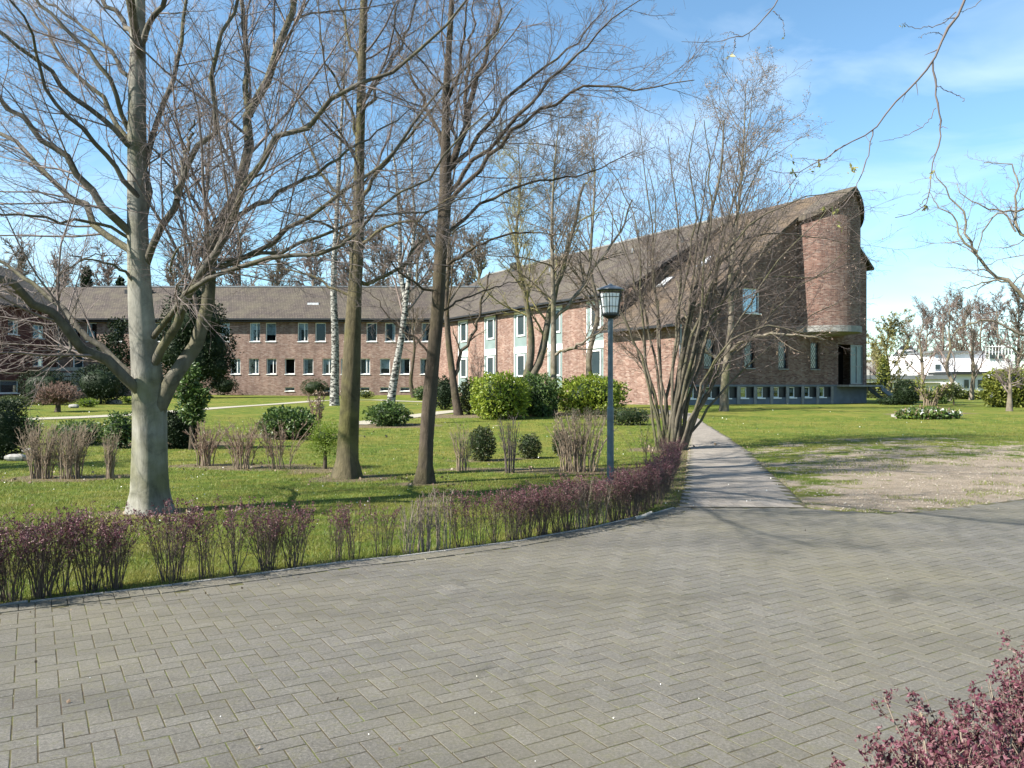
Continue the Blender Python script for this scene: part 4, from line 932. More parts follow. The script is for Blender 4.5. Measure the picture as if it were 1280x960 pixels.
# --- many-stemmed tree next to the footpath
b3 = G(838, 563); Y3 = b3[1]; b3[2] -= .03
stems = []
for pts, dY, w0, w1 in [([(822, 573), (815, 520), (810, 470), (805, 430), (802, 380), (800, 320), (790, 270), (770, 220), (740, 190)], .6, 6, 1.6), ([(830, 572), (834, 500), (845, 440), (850, 380), (848, 300), (842, 220), (835, 170)], 1.0, 8, 2),
    ([(835, 572), (842, 520), (862, 440), (880, 380), (905, 320), (950, 270), (1000, 250), (1060, 240)], -.5, 9, 1.6), ([(840, 572), (852, 510), (872, 430), (890, 370), (900, 300), (925, 230), (935, 160), (940, 120)], .8, 9, 2),
    ([(838, 572), (848, 520), (860, 470), (875, 400), (882, 330), (890, 250), (885, 190), (880, 150)], -1.0, 8, 2), ([(845, 570), (860, 530), (885, 470), (900, 440), (940, 410), (985, 412), (1030, 425)], -1.2, 7, 1.6),
    ([(848, 570), (866, 525), (880, 500), (896, 462), (915, 430), (935, 425)], -.4, 9, 3), ([(833, 572), (828, 520), (826, 460), (822, 400), (815, 330), (820, 270), (810, 210)], .3, 6, 1.8),
    ([(836, 572), (846, 500), (855, 440), (868, 380), (890, 340), (930, 300), (980, 290), (1040, 300), (1080, 310)], 1.1, 8, 1.6), ([(842, 572), (856, 500), (880, 420), (910, 370), (960, 345), (1010, 350), (1060, 330)], .2, 8, 1.6),
    ([(826, 572), (820, 510), (800, 450), (780, 400), (750, 360), (720, 340)], .9, 5, 1.5), ([(837, 572), (840, 490), (846, 400), (862, 330), (870, 260), (860, 200), (870, 150)], -.3, 7, 2)]:
    stems.append(L2(pts, Y3, dY, w0 * .8, w1 * .9))
rgs = np.random.default_rng(44)
for tx, ty in ((710, 280), (745, 220), (800, 160), (905, 140), (965, 180), (1000, 215), (1035, 260), (1065, 310), (1060, 370), (960, 260)):
    bx_ = 828 + 24 * (tx - 700) / 360 + rgs.normal() * 2; mx_ = bx_ + (tx - bx_) * .28 + rgs.normal() * 4; my_ = 573 + (ty - 573) * .45; qx = bx_ + (tx - bx_) * .62; qy = 573 + (ty - 573) * .76
    stems.append(L2([(bx_, 573), ((bx_ + mx_) / 2 - (tx - bx_) * .03, (573 + my_) / 2), (mx_, my_), (qx, qy), (tx, ty)], Y3, rgs.uniform(-1.3, 1.3), 5.5, 1.4))
lv3 = [lv(2.9, 5, 16, 42, .40, .6, 2.6, 6, .12, .02, .0045, t0=.38, rf=.38), lv(5.0, 3, 9, 42, .42, .3, 1.2, 4, .15, .02, .003), lv(6, 2, 5, 42, .5, .16, .55, 3, .15, .02, .0022)]
tr_ = [wp(838, 578, Y3), wp(840, 560, Y3), wp(842, 520, Y3), wp(852, 450, Y3), wp(866, 380, Y3), wp(880, 300, Y3 + .3), wp(900, 220, Y3 + .5), wp(905, 150, Y3 + .5)]
tree('multi_stemmed_tree', 'many-stemmed bare tree fanning out where footpath meets the hedge', 'tree', b3, tr_, np.array([9, 8, 7, 7, 6, 4, 3, 2]) / 2000 * Y3, stems, lv3, M['bark_multi'], M['twig_dark'], 41, sides=10, flare=.3, buds=(5000, .035, M['budp']))

# --- generic tree for the middle ground
def gtree(name, label, px, py, lean, topy, w, bmat, tmat, seed, group=None, t0=.3, ang=45, spread=.3, np_=22, trop=.05, buds=None, dens=1.0, fork=None, ry=1.0, trunkpts=None, lmul=1.0):
    b_ = G(px, py); Y = b_[1]; hgt = (py - topy) / F * Y; b_[2] -= .05
    if trunkpts: tr_ = [wp(x, y, Y) for x, y in trunkpts]
    else:
        rg = np.random.default_rng(seed + 5); n = 7; tr_ = []
        for i in range(n): q = i / (n - 1); tr_.append(b_ + np.array((lean * q * hgt + rg.normal() * .012 * hgt * (q > 0), rg.normal() * .012 * hgt * (q > 0), q * hgt)))
    n = len(tr_); r0 = w / 2000 * Y; trr = [r0 * (1 - .93 * (i / (n - 1)) ** .85) for i in range(n)]
    rm = Y * .00013; sc_ = hgt
    pr = lv(0, np_, np_ + 2, ang, spread, .09 * sc_, .5 * sc_, 9, .09, trop, rm * 2.2, t0=t0, t1=.97, rf=.42)
    ls = [lv(0, int(9 * dens), int(10 * dens), 40, .38, .05 * sc_, .16 * sc_, 6, .12, .03, rm * 1.5), lv(0, int(6 * dens), int(7 * dens), 42, .42, .025 * sc_, .08 * sc_, 4, .15, .02, rm * 1.1), lv(0, int(3 * dens), int(4 * dens), 42, .6, .015 * sc_, .04 * sc_, 3, .15, .02, rm)]
    limbs = []
    if fork:
        for pts, w0, w1 in fork: limbs.append(([wp(x, y, Y + d_) for x, y, d_ in pts], w0 / 2000 * Y, w1 / 2000 * Y))
    return tree(name, label, 'tree', b_, tr_, trr, limbs, ls, bmat, tmat, seed, group, sides=10, flare=.12, prim=pr, buds=buds)
gtree('birch_tree', 'upright birch with bright white trunk before the garden wing', 418, 507, .0, 130, 12, M['bark_birch'], M['twig_pink'], 51, dens=.8, t0=.35, ang=38, spread=.22, np_=24, trunkpts=[(418, 512), (419, 430), (417, 350), (421, 270), (425, 190), (430, 90), (433, -20)])
gtree('birch_tree', 'leaning birch with black and white bark, forked above the low evergreen bush', 487, 531, .1, 120, 13, M['bark_birch'], M['twig_pink'], 52, dens=.8, t0=.3, ang=38, spread=.25, np_=22, trunkpts=[(486, 536), (489, 500), (494, 465), (502, 420), (507, 380), (513, 330), (518, 280), (515, 200), (520, 110)],
      fork=[([(507, 395, 0), (503, 360, .2), (500, 320, .3), (498, 250, .4), (490, 180, .3)], 7, 2)])
gtree('small_tree', 'small round-headed bare tree by the garden path close to the wing corner', 517, 497, .0, 370, 6, M['bark_brown'], M['twig_brown'], 53, dens=.8, t0=.42, ang=55, spread=.5, np_=16)
gtree('bent_tree', 'bent dark tree beside the red bench in front of the wing', 573, 519, .0, 190, 12, M['bark_brown'], M['twig_brown'], 54, dens=.8, t0=.3, np_=18, spread=.35, trunkpts=[(574, 524), (570, 500), (566, 470), (560, 420), (558, 370), (562, 320), (560, 260), (570, 200), (572, 130)],
      fork=[([(568, 470, 0), (578, 440, .2), (592, 415, .3), (600, 385, .4), (612, 340, .6)], 5, 2)])
gtree('forked_tree', 'twin-trunked tree with yellowish twigs rising behind the laurels', 655, 512, .0, 210, 13, M['bark_multi'], M['twig_yellow'], 55, t0=.35, np_=26, spread=.32, trunkpts=[(654, 515), (657, 480), (664, 440), (662, 400), (652, 350), (645, 300), (650, 240), (648, 180)],
      fork=[([(660, 500, 0), (668, 465, 0), (680, 435, .2), (684, 400, .4), (700, 350, .5), (715, 290, .6), (730, 230, .8)], 11, 3)], buds=(2500, .07, M['budy']))
gtree('pale_trunk_tree', 'tree with straight pale trunk standing between the two laurels', 691, 517, .0, 140, 11, M['bark_pale'], M['twig_brown'], 56, t0=.36, ang=50, spread=.34, np_=30, trunkpts=[(691, 522), (692, 480), (692, 420), (691, 350), (690, 280), (693, 210), (700, 140)], buds=(2500, .06, M['budp']),
      fork=[([(692, 445, 0), (720, 432, -1), (750, 415, -2), (790, 400, -2.5)], 4, 1.5), ([(692, 400, 0), (720, 370, .5), (745, 330, 1), (775, 290, 1.5), (790, 250, 2)], 5, 2)])
gtree('plane_tree', 'tall pink-budded tree with mottled trunk growing from the lawn before the chapel', 905, 514, .0, 105, 12, M['bark_pale'], M['twig_brown'], 57, t0=.3, ang=46, spread=.40, np_=34, trunkpts=[(905, 518), (906, 480), (910, 440), (914, 400), (913, 350), (918, 300), (925, 240), (930, 170), (932, 105)], buds=(5000, .07, M['budp']),
      fork=[([(910, 440, 0), (935, 425, -1), (960, 418, -2), (1000, 420, -2.5), (1030, 425, -3)], 5, 1.5), ([(908, 455, 0), (885, 440, 1), (860, 400, 1.5), (845, 350, 2)], 5, 2)], dens=.9)
gtree('young_tree', 'young bare tree with thin forked stem against the sunlit brick wall', 818, 560, .0, 280, 5, M['bark_multi'], M['twig_brown'], 58, t0=.3, ang=35, spread=.35, np_=10, trunkpts=[(826, 566), (820, 500), (808, 460), (806, 420), (803, 380), (810, 330), (805, 280)])
gtree('ash_tree', 'feathery bare tree rising behind the pale straight trunk near the roof ridge', 742, 505, .0, 160, 9, M['bark_pale'], M['twig_brown'], 59, dens=.8, t0=.3, ang=38, spread=.33, np_=24, buds=(3000, .08, M['budp']))
# --- right hand garden trees
YT = 27.0; br_ = P2(1325, YT)
fk = [([(1300, 390), (1281, 372), (1262, 352), (1240, 342), (1222, 315), (1209, 292), (1202, 262), (1184, 238), (1167, 212)], 9, 2), ([(1222, 315), (1200, 297), (1195, 275), (1170, 255), (1162, 240)], 5, 1.5),
      ([(1315, 330), (1290, 300), (1270, 285), (1270, 215), (1255, 205), (1230, 203)], 8, 1.5), ([(1320, 250), (1290, 262), (1240, 262), (1220, 254), (1202, 243), (1196, 228)], 6, 1.5), ([(1300, 420), (1270, 415), (1240, 400), (1205, 408), (1190, 420)], 7, 2),
      ([(1262, 352), (1235, 352), (1200, 362), (1180, 358)], 4, 1.3), ([(1270, 290), (1250, 265), (1225, 300), (1222, 345)], 4, 1.5), ([(1310, 500), (1300, 470), (1280, 445), (1255, 430), (1240, 405)], 8, 2)]
tree('apple_tree', 'crooked bare tree reaching in from the right edge', 'tree', br_, [wp(x, y, YT) for x, y in ((1325, 545), (1322, 480), (1312, 420), (1318, 340), (1325, 270), (1310, 190), (1305, 120))], np.array([18, 15, 13, 10, 8, 5, 3]) / 2000 * YT,
     [([wp(p[0], p[1], YT + i * .15) for i, p in enumerate(pts)], w0 * .62 / 2000 * YT, w1 * .5 / 2000 * YT) for pts, w0, w1 in fk],
     [lv(2.6, 4, 16, 52, .40, .5, 1.9, 7, .26, .03, .007, t0=.1, rf=.4), lv(4.5, 3, 9, 50, .45, .25, .9, 5, .28, .02, .0045, rf=.5), lv(6, 2, 5, 48, .5, .12, .45, 4, .28, .0, .0035)], M['bark_pale'], M['twig_grey'], 61, sides=12)
gtree('willow_tree', 'yellowish willow immediately right of the chapel corner', 1110, 499, .0, 408, 5, M['bark_pale'], M['twig_yellow'], 62, dens=.8, t0=.06, ang=50, spread=.75, np_=36, buds=(8000, .13, M['budy']))
gt = [(1152, 500, 385, 63, 'bare garden tree before the dark canopy'), (1186, 501, 372, 64, 'bare pinkish tree in front of the white building\'s middle'), (1214, 500, 380, 65, 'bare tree standing before the ground-floor windows of the white building')]
for px, py, ty, sd, lb in gt: gtree('garden_tree', lb, px, py, .0, ty, 6, M['bark_pale'], M['twig_pink'], sd, dens=.8, t0=.15, ang=38, spread=.42, np_=16)
gtree('fruit_tree', 'low pruned fruit tree before the yellow-green hedge', 1262, 514, .0, 452, 8, M['bark_pale'], M['twig_grey'], 66, t0=.35, ang=60, spread=.7, np_=14, trop=.08)

# --- backdrop trees: three kinds, copied
kinds = []
for i, (tm, sd) in enumerate((('twig_pink', 71), ('twig_brown', 72), ('twig_pink', 73))):
    rg = np.random.default_rng(sd); H_ = 10.0
    r_ = tree('background_tree', 'pinkish bare tree towering behind the ridge, leftmost', 'tree', (0, 0, 0), [(0, 0, 0), (.1, 0, 3), (0, .1, 6), (.2, 0, 10)], [.22, .16, .1, .03], [],
              [lv(0, 7, 9, 38, .4, .6, 2, 5, .1, .05, .03), lv(0, 5, 6, 40, .45, .3, 1.0, 4, .14, .03, .022), lv(0, 3, 4, 40, .5, .2, .6, 3, .14, .02, .016)], M['bark_pale'], M[tm], sd, 'bare trees behind the garden wing', sides=6, prim=lv(0, 24, 26, 38, .35, 1.2, 4, 6, .08, .08, .03, t0=.2, t1=.97, rf=.5))
    kinds.append(r_)
ords = ['leftmost', 'second', 'third', 'fourth', 'fifth', 'sixth', 'seventh', 'eighth', 'ninth', 'tenth', 'eleventh', 'twelfth', 'thirteenth', 'fourteenth', 'fifteenth', 'sixteenth', 'seventeenth', 'eighteenth', 'nineteenth', 'twentieth']
spots = [(-40, 112, 300), (20, 118, 318), (75, 110, 335), (135, 115, 330), (215, 118, 322), (262, 112, 300), (300, 120, 296), (345, 112, 318), (392, 118, 312), (440, 112, 290), (478, 120, 300), (520, 112, 285), (560, 118, 296), (600, 114, 300)]
for i, (px, Y, ty) in enumerate(spots):
    b_ = P2(px, Y); h = (HZ - ty) / F * Y + CAMH - b_[2]; s_ = h / 10.0; lb = 'bare tree behind the roof of the garden wing, %s in the row' % ('leftmost' if i == 0 else ords[i] + ' from the left')
    if i < 3: o = kinds[i]; o.location = b_; o.scale = (s_, s_, s_); o['label'] = lb
    else: copy_thing(kinds[i % 3], b_, i * 1.7, s_, lb)
spots = [(1092, 108, 430), (1135, 125, 408), (1158, 120, 392), (1180, 128, 382), (1203, 118, 376), (1226, 125, 385), (1248, 120, 378), (1272, 128, 370), (1300, 115, 372)]
for i, (px, Y, ty) in enumerate(spots):
    b_ = P2(px, Y); h = (HZ - ty) / F * Y + CAMH - b_[2]; s_ = h / 10.0
    copy_thing(kinds[i % 3], b_, i * 2.3 + 1, s_, 'hazy bare tree behind the white building, %s in the row' % ('leftmost' if i == 0 else ords[i] + ' from the left'), 'bare trees behind the white building')
# trees beyond the left edge whose shade falls on the lawn
copy_thing(kinds[1], (-17.5, 12.5, 0), 1.4, .8, 'bare tree standing out of view left of the lawn', 'trees beside the lawn')

# --- overhanging branch tree right of the camera
Yb = 4.0
def OB(pts, dY=0): return [wp(x, y, Yb + dY * i / len(pts)) for i, (x, y) in enumerate(pts)]
ob = np.array((4.9, 3.2, -.02))
limbs = [([(4.9, 3.2, 3.4), (4.3, 3.5, 4.3), (3.2, 3.8, 4.55), tuple(wp(1250, -110, Yb)), tuple(wp(1222, -50, Yb))], .05, .012),
 (OB([(1222, -50), (1206, 0), (1191, 27), (1177, 53), (1166, 77), (1141, 107), (1114, 133), (1091, 163), (1054, 183), (1021, 203), (991, 217), (962, 213)]), .010, .002),
 (OB([(1166, 77), (1171, 117), (1176, 163), (1170, 190), (1164, 213), (1159, 250), (1141, 267), (1119, 272)]), .0065, .002), (OB([(1091, 163), (1084, 197), (1067, 240), (1050, 260), (1038, 270), (1041, 280)]), .0042, .0018),
 (OB([(1195, 15), (1180, 28), (1164, 33), (1146, 35), (1127, 30)]), .0035, .0015), (OB([(1171, 107), (1187, 115), (1204, 123), (1203, 127)]), .003, .002), (OB([(1170, 135), (1160, 152), (1147, 162), (1122, 173), (1099, 177)]), .0028, .0013),
 ([(4.9, 3.2, 3.9), (4.2, 3.4, 5.0), (2.8, 3.8, 5.2), tuple(wp(1020, -140, Yb)), tuple(wp(985, -40, Yb))], .03, .006), (OB([(985, -40), (972, 0), (962, 15), (941, 37), (921, 47), (887, 53), (852, 52)]), .005, .0015),
 (OB([(966, 14), (978, 26), (981, 45)]), .003, .0015), (OB([(919, 48), (918, 62), (911, 72)]), .003, .0015), (OB([(926, 45), (912, 40), (900, 44)]), .0025, .0012), (OB([(1180, 45), (1165, 40), (1148, 47)]), .0025, .0012), (OB([(1160, 245), (1150, 258), (1162, 262)]), .003, .0015), (OB([(1235, -20), (1222, 5), (1200, 15)]), .003, .0015), (OB([(1045, 187), (1030, 200), (1000, 197), (990, 200)]), .0025, .0012)]
rg = np.random.default_rng(81)
root = thing('overhanging_tree', 'tree out of view whose thin twigs hang into the top right sky', 'tree', ob)
me, _, _ = trunk_mesh('trunk', [(0, 0, 0), (.05, .1, 1.5), (0, 0, 3.4), (.1, -.1, 5.5), (0, 0, 8)], [.14, .12, .1, .07, .03], 12, M['bark_brown'], .3, 5, rg); link('trunk', me, root)
lp = []
for pts, r0, r1 in limbs:
    Q = resample(local(np.asarray(pts, float), ob), 22); Q[1:-1] += rg.normal(size=(20, 3)) * .003; rr = np.linspace(r0, r1, 22)
    if r0 < .02: rr *= .72
    if r0 < .02: rr *= 1 + .25 * (rg.random(22) > .8)
    link('limb', tube_mesh('limb', [(Q[None], rr[None], 7)], M['twig_dark']), root); lp.append((Q, rr))
Q = np.stack([q for q, r in lp[1:] if r[0] < .02]); r_ = np.stack([r for q, r in lp[1:] if r[0] < .02])
a1 = grow(Q, r_, rg, **lv(9, 2, 8, 55, .1, .015, .07, 4, .25, 0, .0012)); 
upl = grow(np.stack([resample(np.array([(0, 0, 3), (.1, -.1, 5.5), (0, 0, 8)]), 10)]), np.full((1, 10), .05), rg, **lv(2, 10, 10, 55, .4, 1, 2.5, 7, .12, .05, .01))
upl2 = grow(*upl, rg, **lv(2, 5, 6, 45, .5, .4, 1.2, 5, .15, .0, .005))
link('twigs', tube_mesh('twigs', [(a1[0], a1[1], 4), (upl[0], upl[1], 5), (upl2[0], upl2[1], 3)], M['twig_dark']), root, kind='stuff')
C = np.vstack([wp(x, y, Yb) for x, y in ((1021, 203), (1024, 207), (991, 200), (990, 215), (1013, 214), (1062, 213), (1064, 210), (1050, 262), (1052, 283), (1163, 218), (1159, 257), (1155, 262), (1127, 31), (1041, 268), (978, 47), (911, 72), (1030, 262))])
C = np.repeat(C, 4, 0) + rg.normal(size=(len(C) * 4, 3)) * .006
link('buds', leaves('buds', local(C, ob), .026, rg, M['budy'], up=-.4), root, kind='stuff')

# ------------------------------------------------------------------ shrubs, hedges, small things
def lump(d, ph, amp): return 1 + amp * (np.sin(3.1 * d[:, 0] + ph) * np.sin(2.7 * d[:, 1] + 1.3 * ph) + .7 * np.sin(6.3 * d[:, 2] + ph * 2) * np.sin(5.1 * d[:, 0] - ph) + .4 * np.sin(11 * d[:, 1] + ph) * np.sin(12 * d[:, 2]))
def foliage(root, blobs, n, size, mat, rg, kb=2.0, amp=.10, asp=.5, up=.15, shell=.72, core=True):
    """blobs: (centre, radii) local; lumpy inner mass plus many leaves in the outer shell"""
    CC = []; OO = []; cv = []; cf = []; off = 0
    vol = np.array([b_[1][0] * b_[1][1] + b_[1][1] * b_[1][2] + b_[1][0] * b_[1][2] for b_ in blobs]); ns = (n * vol / vol.sum()).astype(int)
    for (c, r), m_ in zip(blobs, ns):
        d = nrm(rg.normal(size=(m_, 3))); q = d / ((np.abs(d) ** kb).sum(1) ** (1 / kb))[:, None]; ph = rg.uniform(0, 6)
        rad = (shell + (1.03 - shell) * rg.random(m_) ** .6) * lump(d * 2, ph, amp)
        CC.append(np.array(c) + q * np.array(r) * rad[:, None]); OO.append(d * .9)
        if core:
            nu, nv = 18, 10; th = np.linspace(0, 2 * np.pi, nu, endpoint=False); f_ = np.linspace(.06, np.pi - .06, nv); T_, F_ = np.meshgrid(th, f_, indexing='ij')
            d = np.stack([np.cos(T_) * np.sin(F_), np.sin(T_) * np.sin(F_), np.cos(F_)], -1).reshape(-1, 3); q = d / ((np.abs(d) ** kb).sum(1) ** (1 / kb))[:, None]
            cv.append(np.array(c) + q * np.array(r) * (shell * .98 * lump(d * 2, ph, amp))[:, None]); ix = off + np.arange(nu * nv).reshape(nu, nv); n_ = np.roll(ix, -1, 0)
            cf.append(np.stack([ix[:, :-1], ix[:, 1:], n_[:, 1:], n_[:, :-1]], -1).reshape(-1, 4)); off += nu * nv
    link('leaves', leaves('leaves', np.vstack(CC), size, rg, mat, up, np.vstack(OO), asp), root, kind='stuff')
    if core: link('dark_core', mesh_from('dark_core', np.vstack(cv), cf, [M['yew']], True), root)  # same dark green core in every bush, standing in for its shaded inside
sd_ = [300]
def evergreen(name, label, px, py, w, h, mat, leaf=.07, n=2500, kb=2.0, amp=.10, depth=1.0, cat='shrub', group=None, Y=None, blobs=None, stem=True, z0=0.0, asp=.5, bmat='bark_brown', shell=.72):
    sd_[0] += 1; rg = np.random.default_rng(sd_[0]); b_ = G(px, py) if Y is None else P2(px, Y); Y = b_[1]; root = thing(name, label, cat, b_, 0, group)
    W, H = w / F * Y, h / F * Y
    bl = blobs or [((0, 0, H * (.5 + z0 * .5)), (W / 2, W / 2 * depth, H * (.5 - z0 * .5)))]
    if blobs: bl = [((c[0] * W, c[1] * W, c[2] * H), (r[0] * W, r[1] * W, r[2] * H)) for c, r in blobs]
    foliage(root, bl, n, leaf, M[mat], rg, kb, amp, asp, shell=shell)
    if stem: me, _, _ = trunk_mesh('stem', [(0, 0, -.05), (.01, 0, H * .25), (0, .01, H * .6)], [.025 + H * .014, .02 + H * .01, .01], 8, M[bmat], .3, 3, rg, K=8); link('stem', me, root)
    return root
def bare(name, label, px, py, w, h, smat, n=22, twmat=None, fan=.5, top=1.0, rad=.006, seed=None, group=None, buds=None, base=.25, tw=(7, 3)):
    sd_[0] += 1; rg = np.random.default_rng(sd_[0]); b_ = G(px, py); Y = b_[1]; W, H = w / F * Y, h / F * Y; root = thing(name, label, 'shrub', b_, 0, group)
    a = rg.uniform(0, 6.283, n); r0 = W * base * np.sqrt(rg.random(n)); s0 = np.stack([np.cos(a) * r0, np.sin(a) * r0 * .6, np.full(n, -.02)], 1)
    e = s0 * np.array((1 + fan * 2, 1 + fan * 2, 1)) + np.stack([rg.normal(0, W * .10, n), rg.normal(0, W * .1, n), H * rg.uniform(.72, top, n)], 1)
    w_ = np.linspace(0, 1, 7)[None, :, None]; P = s0[:, None] * (1 - w_) + e[:, None] * w_ + rg.normal(size=(n, 7, 3)) * np.array((.02, .02, .0)) * W * w_
    P[:, :, 0] -= (s0[:, None, 0] * fan) * np.sin(w_[..., 0] * np.pi) * .6
    rr = rg.uniform(.7, 1.3, (n, 1)) * rad * (1 - .6 * np.linspace(0, 1, 7)[None]); rm = Y * .00012
    Q, r = grow(P, rr, rg, **lv(0, tw[0], tw[0] + 2, 30, .33, .04 * H, .5 * H, 5, .1, .08, max(rm, .0016), t0=.25, rf=.7))
    Q2, r2 = grow(Q, r, rg, **lv(0, tw[1], tw[1] + 1, 38, .5, .03 * H, .22 * H, 4, .14, .04, max(rm * .8, .0012)))
    for i in range(min(n, 6)): pass
    link('stems', tube_mesh('stems', [(P, rr, 5)], M[smat]), root, kind='stuff'); link('twigs', tube_mesh('twigs', [(Q, r, 3), (Q2, r2, 3)], M[twmat or smat]), root, kind='stuff')
    if buds:
        k_ = buds[0]; ii_ = rg.integers(0, len(Q2), k_); C = Q2[ii_, rg.integers(1, 4, k_)]; link('buds', leaves('buds', C, buds[1], rg, M[buds[2]]), root, kind='stuff')
    return root
evergreen('laurel_bush', 'large rounded green laurel bush, leftmost of the three before the glazed wing', 626, 523, 66, 53, 'laurel', .13, 5200, kb=3, amp=.15)
evergreen('laurel_bush', 'darker green laurel bush left of the straight pale trunk', 668, 519, 56, 48, 'laurel2', .12, 4600, kb=2.8, amp=.16)
evergreen('laurel_bush', 'brightest yellow-green laurel bush directly behind the lamp post', 738, 517, 78, 45, 'laurel', .13, 6200, kb=2.8, amp=.14)
evergreen('laurel_bush', 'small low laurel shoot at the foot of the pale trunk', 678, 521, 18, 16, 'laurel2', .13, 500, amp=.1)
evergreen('conifer_shrub', 'dark green conifer shrub behind the bent tree', 556, 512, 26, 40, 'yew', .10, 2200, kb=2.2, amp=.16)
evergreen('conifer_shrub', 'olive brown-green shrub at the left end of the laurels', 588, 518, 30, 44, 'conif', .09, 2600, amp=.14)
evergreen('low_clipped_hedge', 'low flat-topped brownish hedge at the foot of the sunlit wall', 786, 531, 44, 20, 'box', .06, 2600, kb=5, amp=.04, depth=.7, cat='hedge')
bare('low_brown_hedge', 'low brown twiggy hedge between bright laurel and clipped hedge', 733, 531, 60, 22, 'twig_brown', 46, base=.45, fan=.05, tw=(6, 3), buds=(900, .05, 'box'))
evergreen('box_ball', 'larger round box bush beside thin upright stems on the lawn', 603, 576, 30, 41, 'box', .045, 3200, kb=2.2, amp=.16)
evergreen('box_ball', 'smaller round box bush right of the upright dark stems', 662, 573, 27, 29, 'box', .045, 2100, amp=.18)
evergreen('box_ball', 'box bush half hidden behind the big straw-coloured shrub', 703, 570, 24, 31, 'box', .05, 1800)
bare('bare_shrub', 'thin pale upright bare shrub left of the larger box ball', 579, 589, 34, 62, 'twig_straw', 20, fan=.5, rad=.008, tw=(6, 3))
bare('bare_shrub', 'narrow dark bare shrub standing between the two box balls', 638, 591, 26, 72, 'twig_dark', 18, fan=.6, rad=.010, tw=(6, 3))
bare('bare_shrub', 'widest straw-coloured many-stemmed shrub left of the lamp post', 722, 589, 62, 74, 'twig_straw', 60, 'twig_brown', fan=.35, rad=.011, base=.42, tw=(7, 3), buds=(900, .03, 'drylf'))
bare('bare_shrub', 'thin sparse shrub with few leaves right of the lamp post', 806, 580, 56, 52, 'twig_brown', 12, fan=.9, rad=.005, tw=(6, 2), buds=(160, .04, 'spirea'))
bare('bare_shrub', 'reddish bare shrub, leftmost of the three behind the beech', 256, 582, 42, 56, 'twig_straw', 26, 'twig_red', fan=.9, rad=.012, tw=(8, 4), buds=(600, .025, 'drylf'))
bare('bare_shrub', 'reddish flat-topped bare shrub, middle one of three in a row', 303, 586, 46, 60, 'twig_straw', 24, 'twig_red', fan=.9, rad=.012, tw=(8, 4), buds=(600, .025, 'drylf'))
bare('bare_shrub', 'open reddish bare shrub, rightmost of three, nearest the fresh green bush', 350, 586, 62, 60, 'twig_straw', 16, 'twig_red', fan=.9, rad=.011, tw=(9, 4), buds=(600, .025, 'drylf'))
bare('bare_shrub', 'pale brown twiggy shrub nearest the left edge of the lawn', 50, 598, 44, 70, 'twig_straw', 40, 'twig_straw', fan=.7, rad=.010, base=.33, tw=(9, 4))
bare('bare_shrub', 'pale brown twiggy shrub, second from the left edge', 88, 598, 44, 68, 'twig_straw', 40, 'twig_straw', fan=.7, rad=.010, base=.33, tw=(9, 4))
bare('bare_shrub', 'small pale twiggy shrub just left of the beech trunk', 138, 598, 26, 58, 'twig_straw', 24, 'twig_straw', fan=.6, rad=.009, tw=(7, 3))
bare('bare_shrub', 'tall sparse shrub with curled dry leaves left of the mossy trunk', 398, 540, 26, 52, 'twig_red', 9, fan=.9, rad=.018, tw=(6, 3), buds=(300, .08, 'drylf'))
bare('bare_shrub', 'brown mounded shrub before the garden wing', 314, 489, 50, 29, 'twig_brown', 46, 'twig_red', fan=.7, rad=.03, base=.3, tw=(9, 4))

def dome_shrub(label, px, py, w, h):
    b_ = G(px, py); Y = b_[1]; W, H = w / F * Y, h / F * Y; rg = np.random.default_rng(402); root = thing('round_topped_shrub', label, 'shrub', b_)
    me, _, _ = trunk_mesh('trunk', [(0, 0, -.05), (.03, 0, H * .15), (0, 0, H * .32)], [.12, .10, .10], 8, M['bark_brown'], .3, 3, rg, K=8); link('trunk', me, root)
    n = 110; d = nrm(rg.normal(size=(n, 3))); d[:, 2] = np.abs(d[:, 2]) * .9 - .12; e = np.array((0, 0, H * .45)) + d * np.array((W / 2, W / 2, H * .58)) * rg.uniform(.8, 1, (n, 1)); s0 = np.tile((0, 0, H * .25), (n, 1))
    w_ = np.linspace(0, 1, 7)[None, :, None]; P = s0[:, None] * (1 - w_) + e[:, None] * w_ + rg.normal(size=(n, 7, 3)) * .06 * w_; rr = np.tile(np.linspace(.03, .012, 7), (n, 1))
    Q, r = grow(P, rr, rg, **lv(0, 8, 9, 40, .35, .2, .7, 4, .15, .05, .010, t0=.3)); Q2, r2 = grow(Q, r, rg, **lv(0, 4, 5, 40, .5, .1, .35, 3, .15, .05, .007))
    link('branches', tube_mesh('branches', [(P, rr, 4)], M['twig_brown']), root, kind='stuff'); link('twigs', tube_mesh('twigs', [(Q, r, 3), (Q2, r2, 3)], M['twig_red']), root, kind='stuff')
dome_shrub('pinkish brown dome-shaped shrub on a short stem at left lawn', 72, 515, 58, 41)
evergreen('yew_bush', 'large dark rounded yew bush left of the beech trunk', 126, 505, 60, 49, 'yew', .10, 6500, kb=2.6, amp=.08)
evergreen('clipped_hedge', 'dark clipped hedge block behind the pinkish dome shrub', 54, 506, 56, 41, 'yew', .08, 5200, kb=5, amp=.04, depth=.5, cat='hedge')
evergreen('dark_hedge', 'near black clipped hedge block at the left edge', 2, 574, 46, 70, 'yew', .05, 6500, kb=5, amp=.03, cat='hedge', depth=.9)
evergreen('low_juniper', 'low spreading grey-green juniper left of the clipped hedge', 14, 512, 46, 17, 'conif', .09, 1800, amp=.15, depth=.7)
evergreen('low_green_bush', 'small bright green bush right of the dome shrub', 109, 509, 22, 10, 'spirea', .09, 700, amp=.15)
evergreen('low_green_bush', 'tiny bright green bush at the beech trunk\'s left edge', 160, 504, 12, 7, 'spirea', .09, 300, amp=.15)
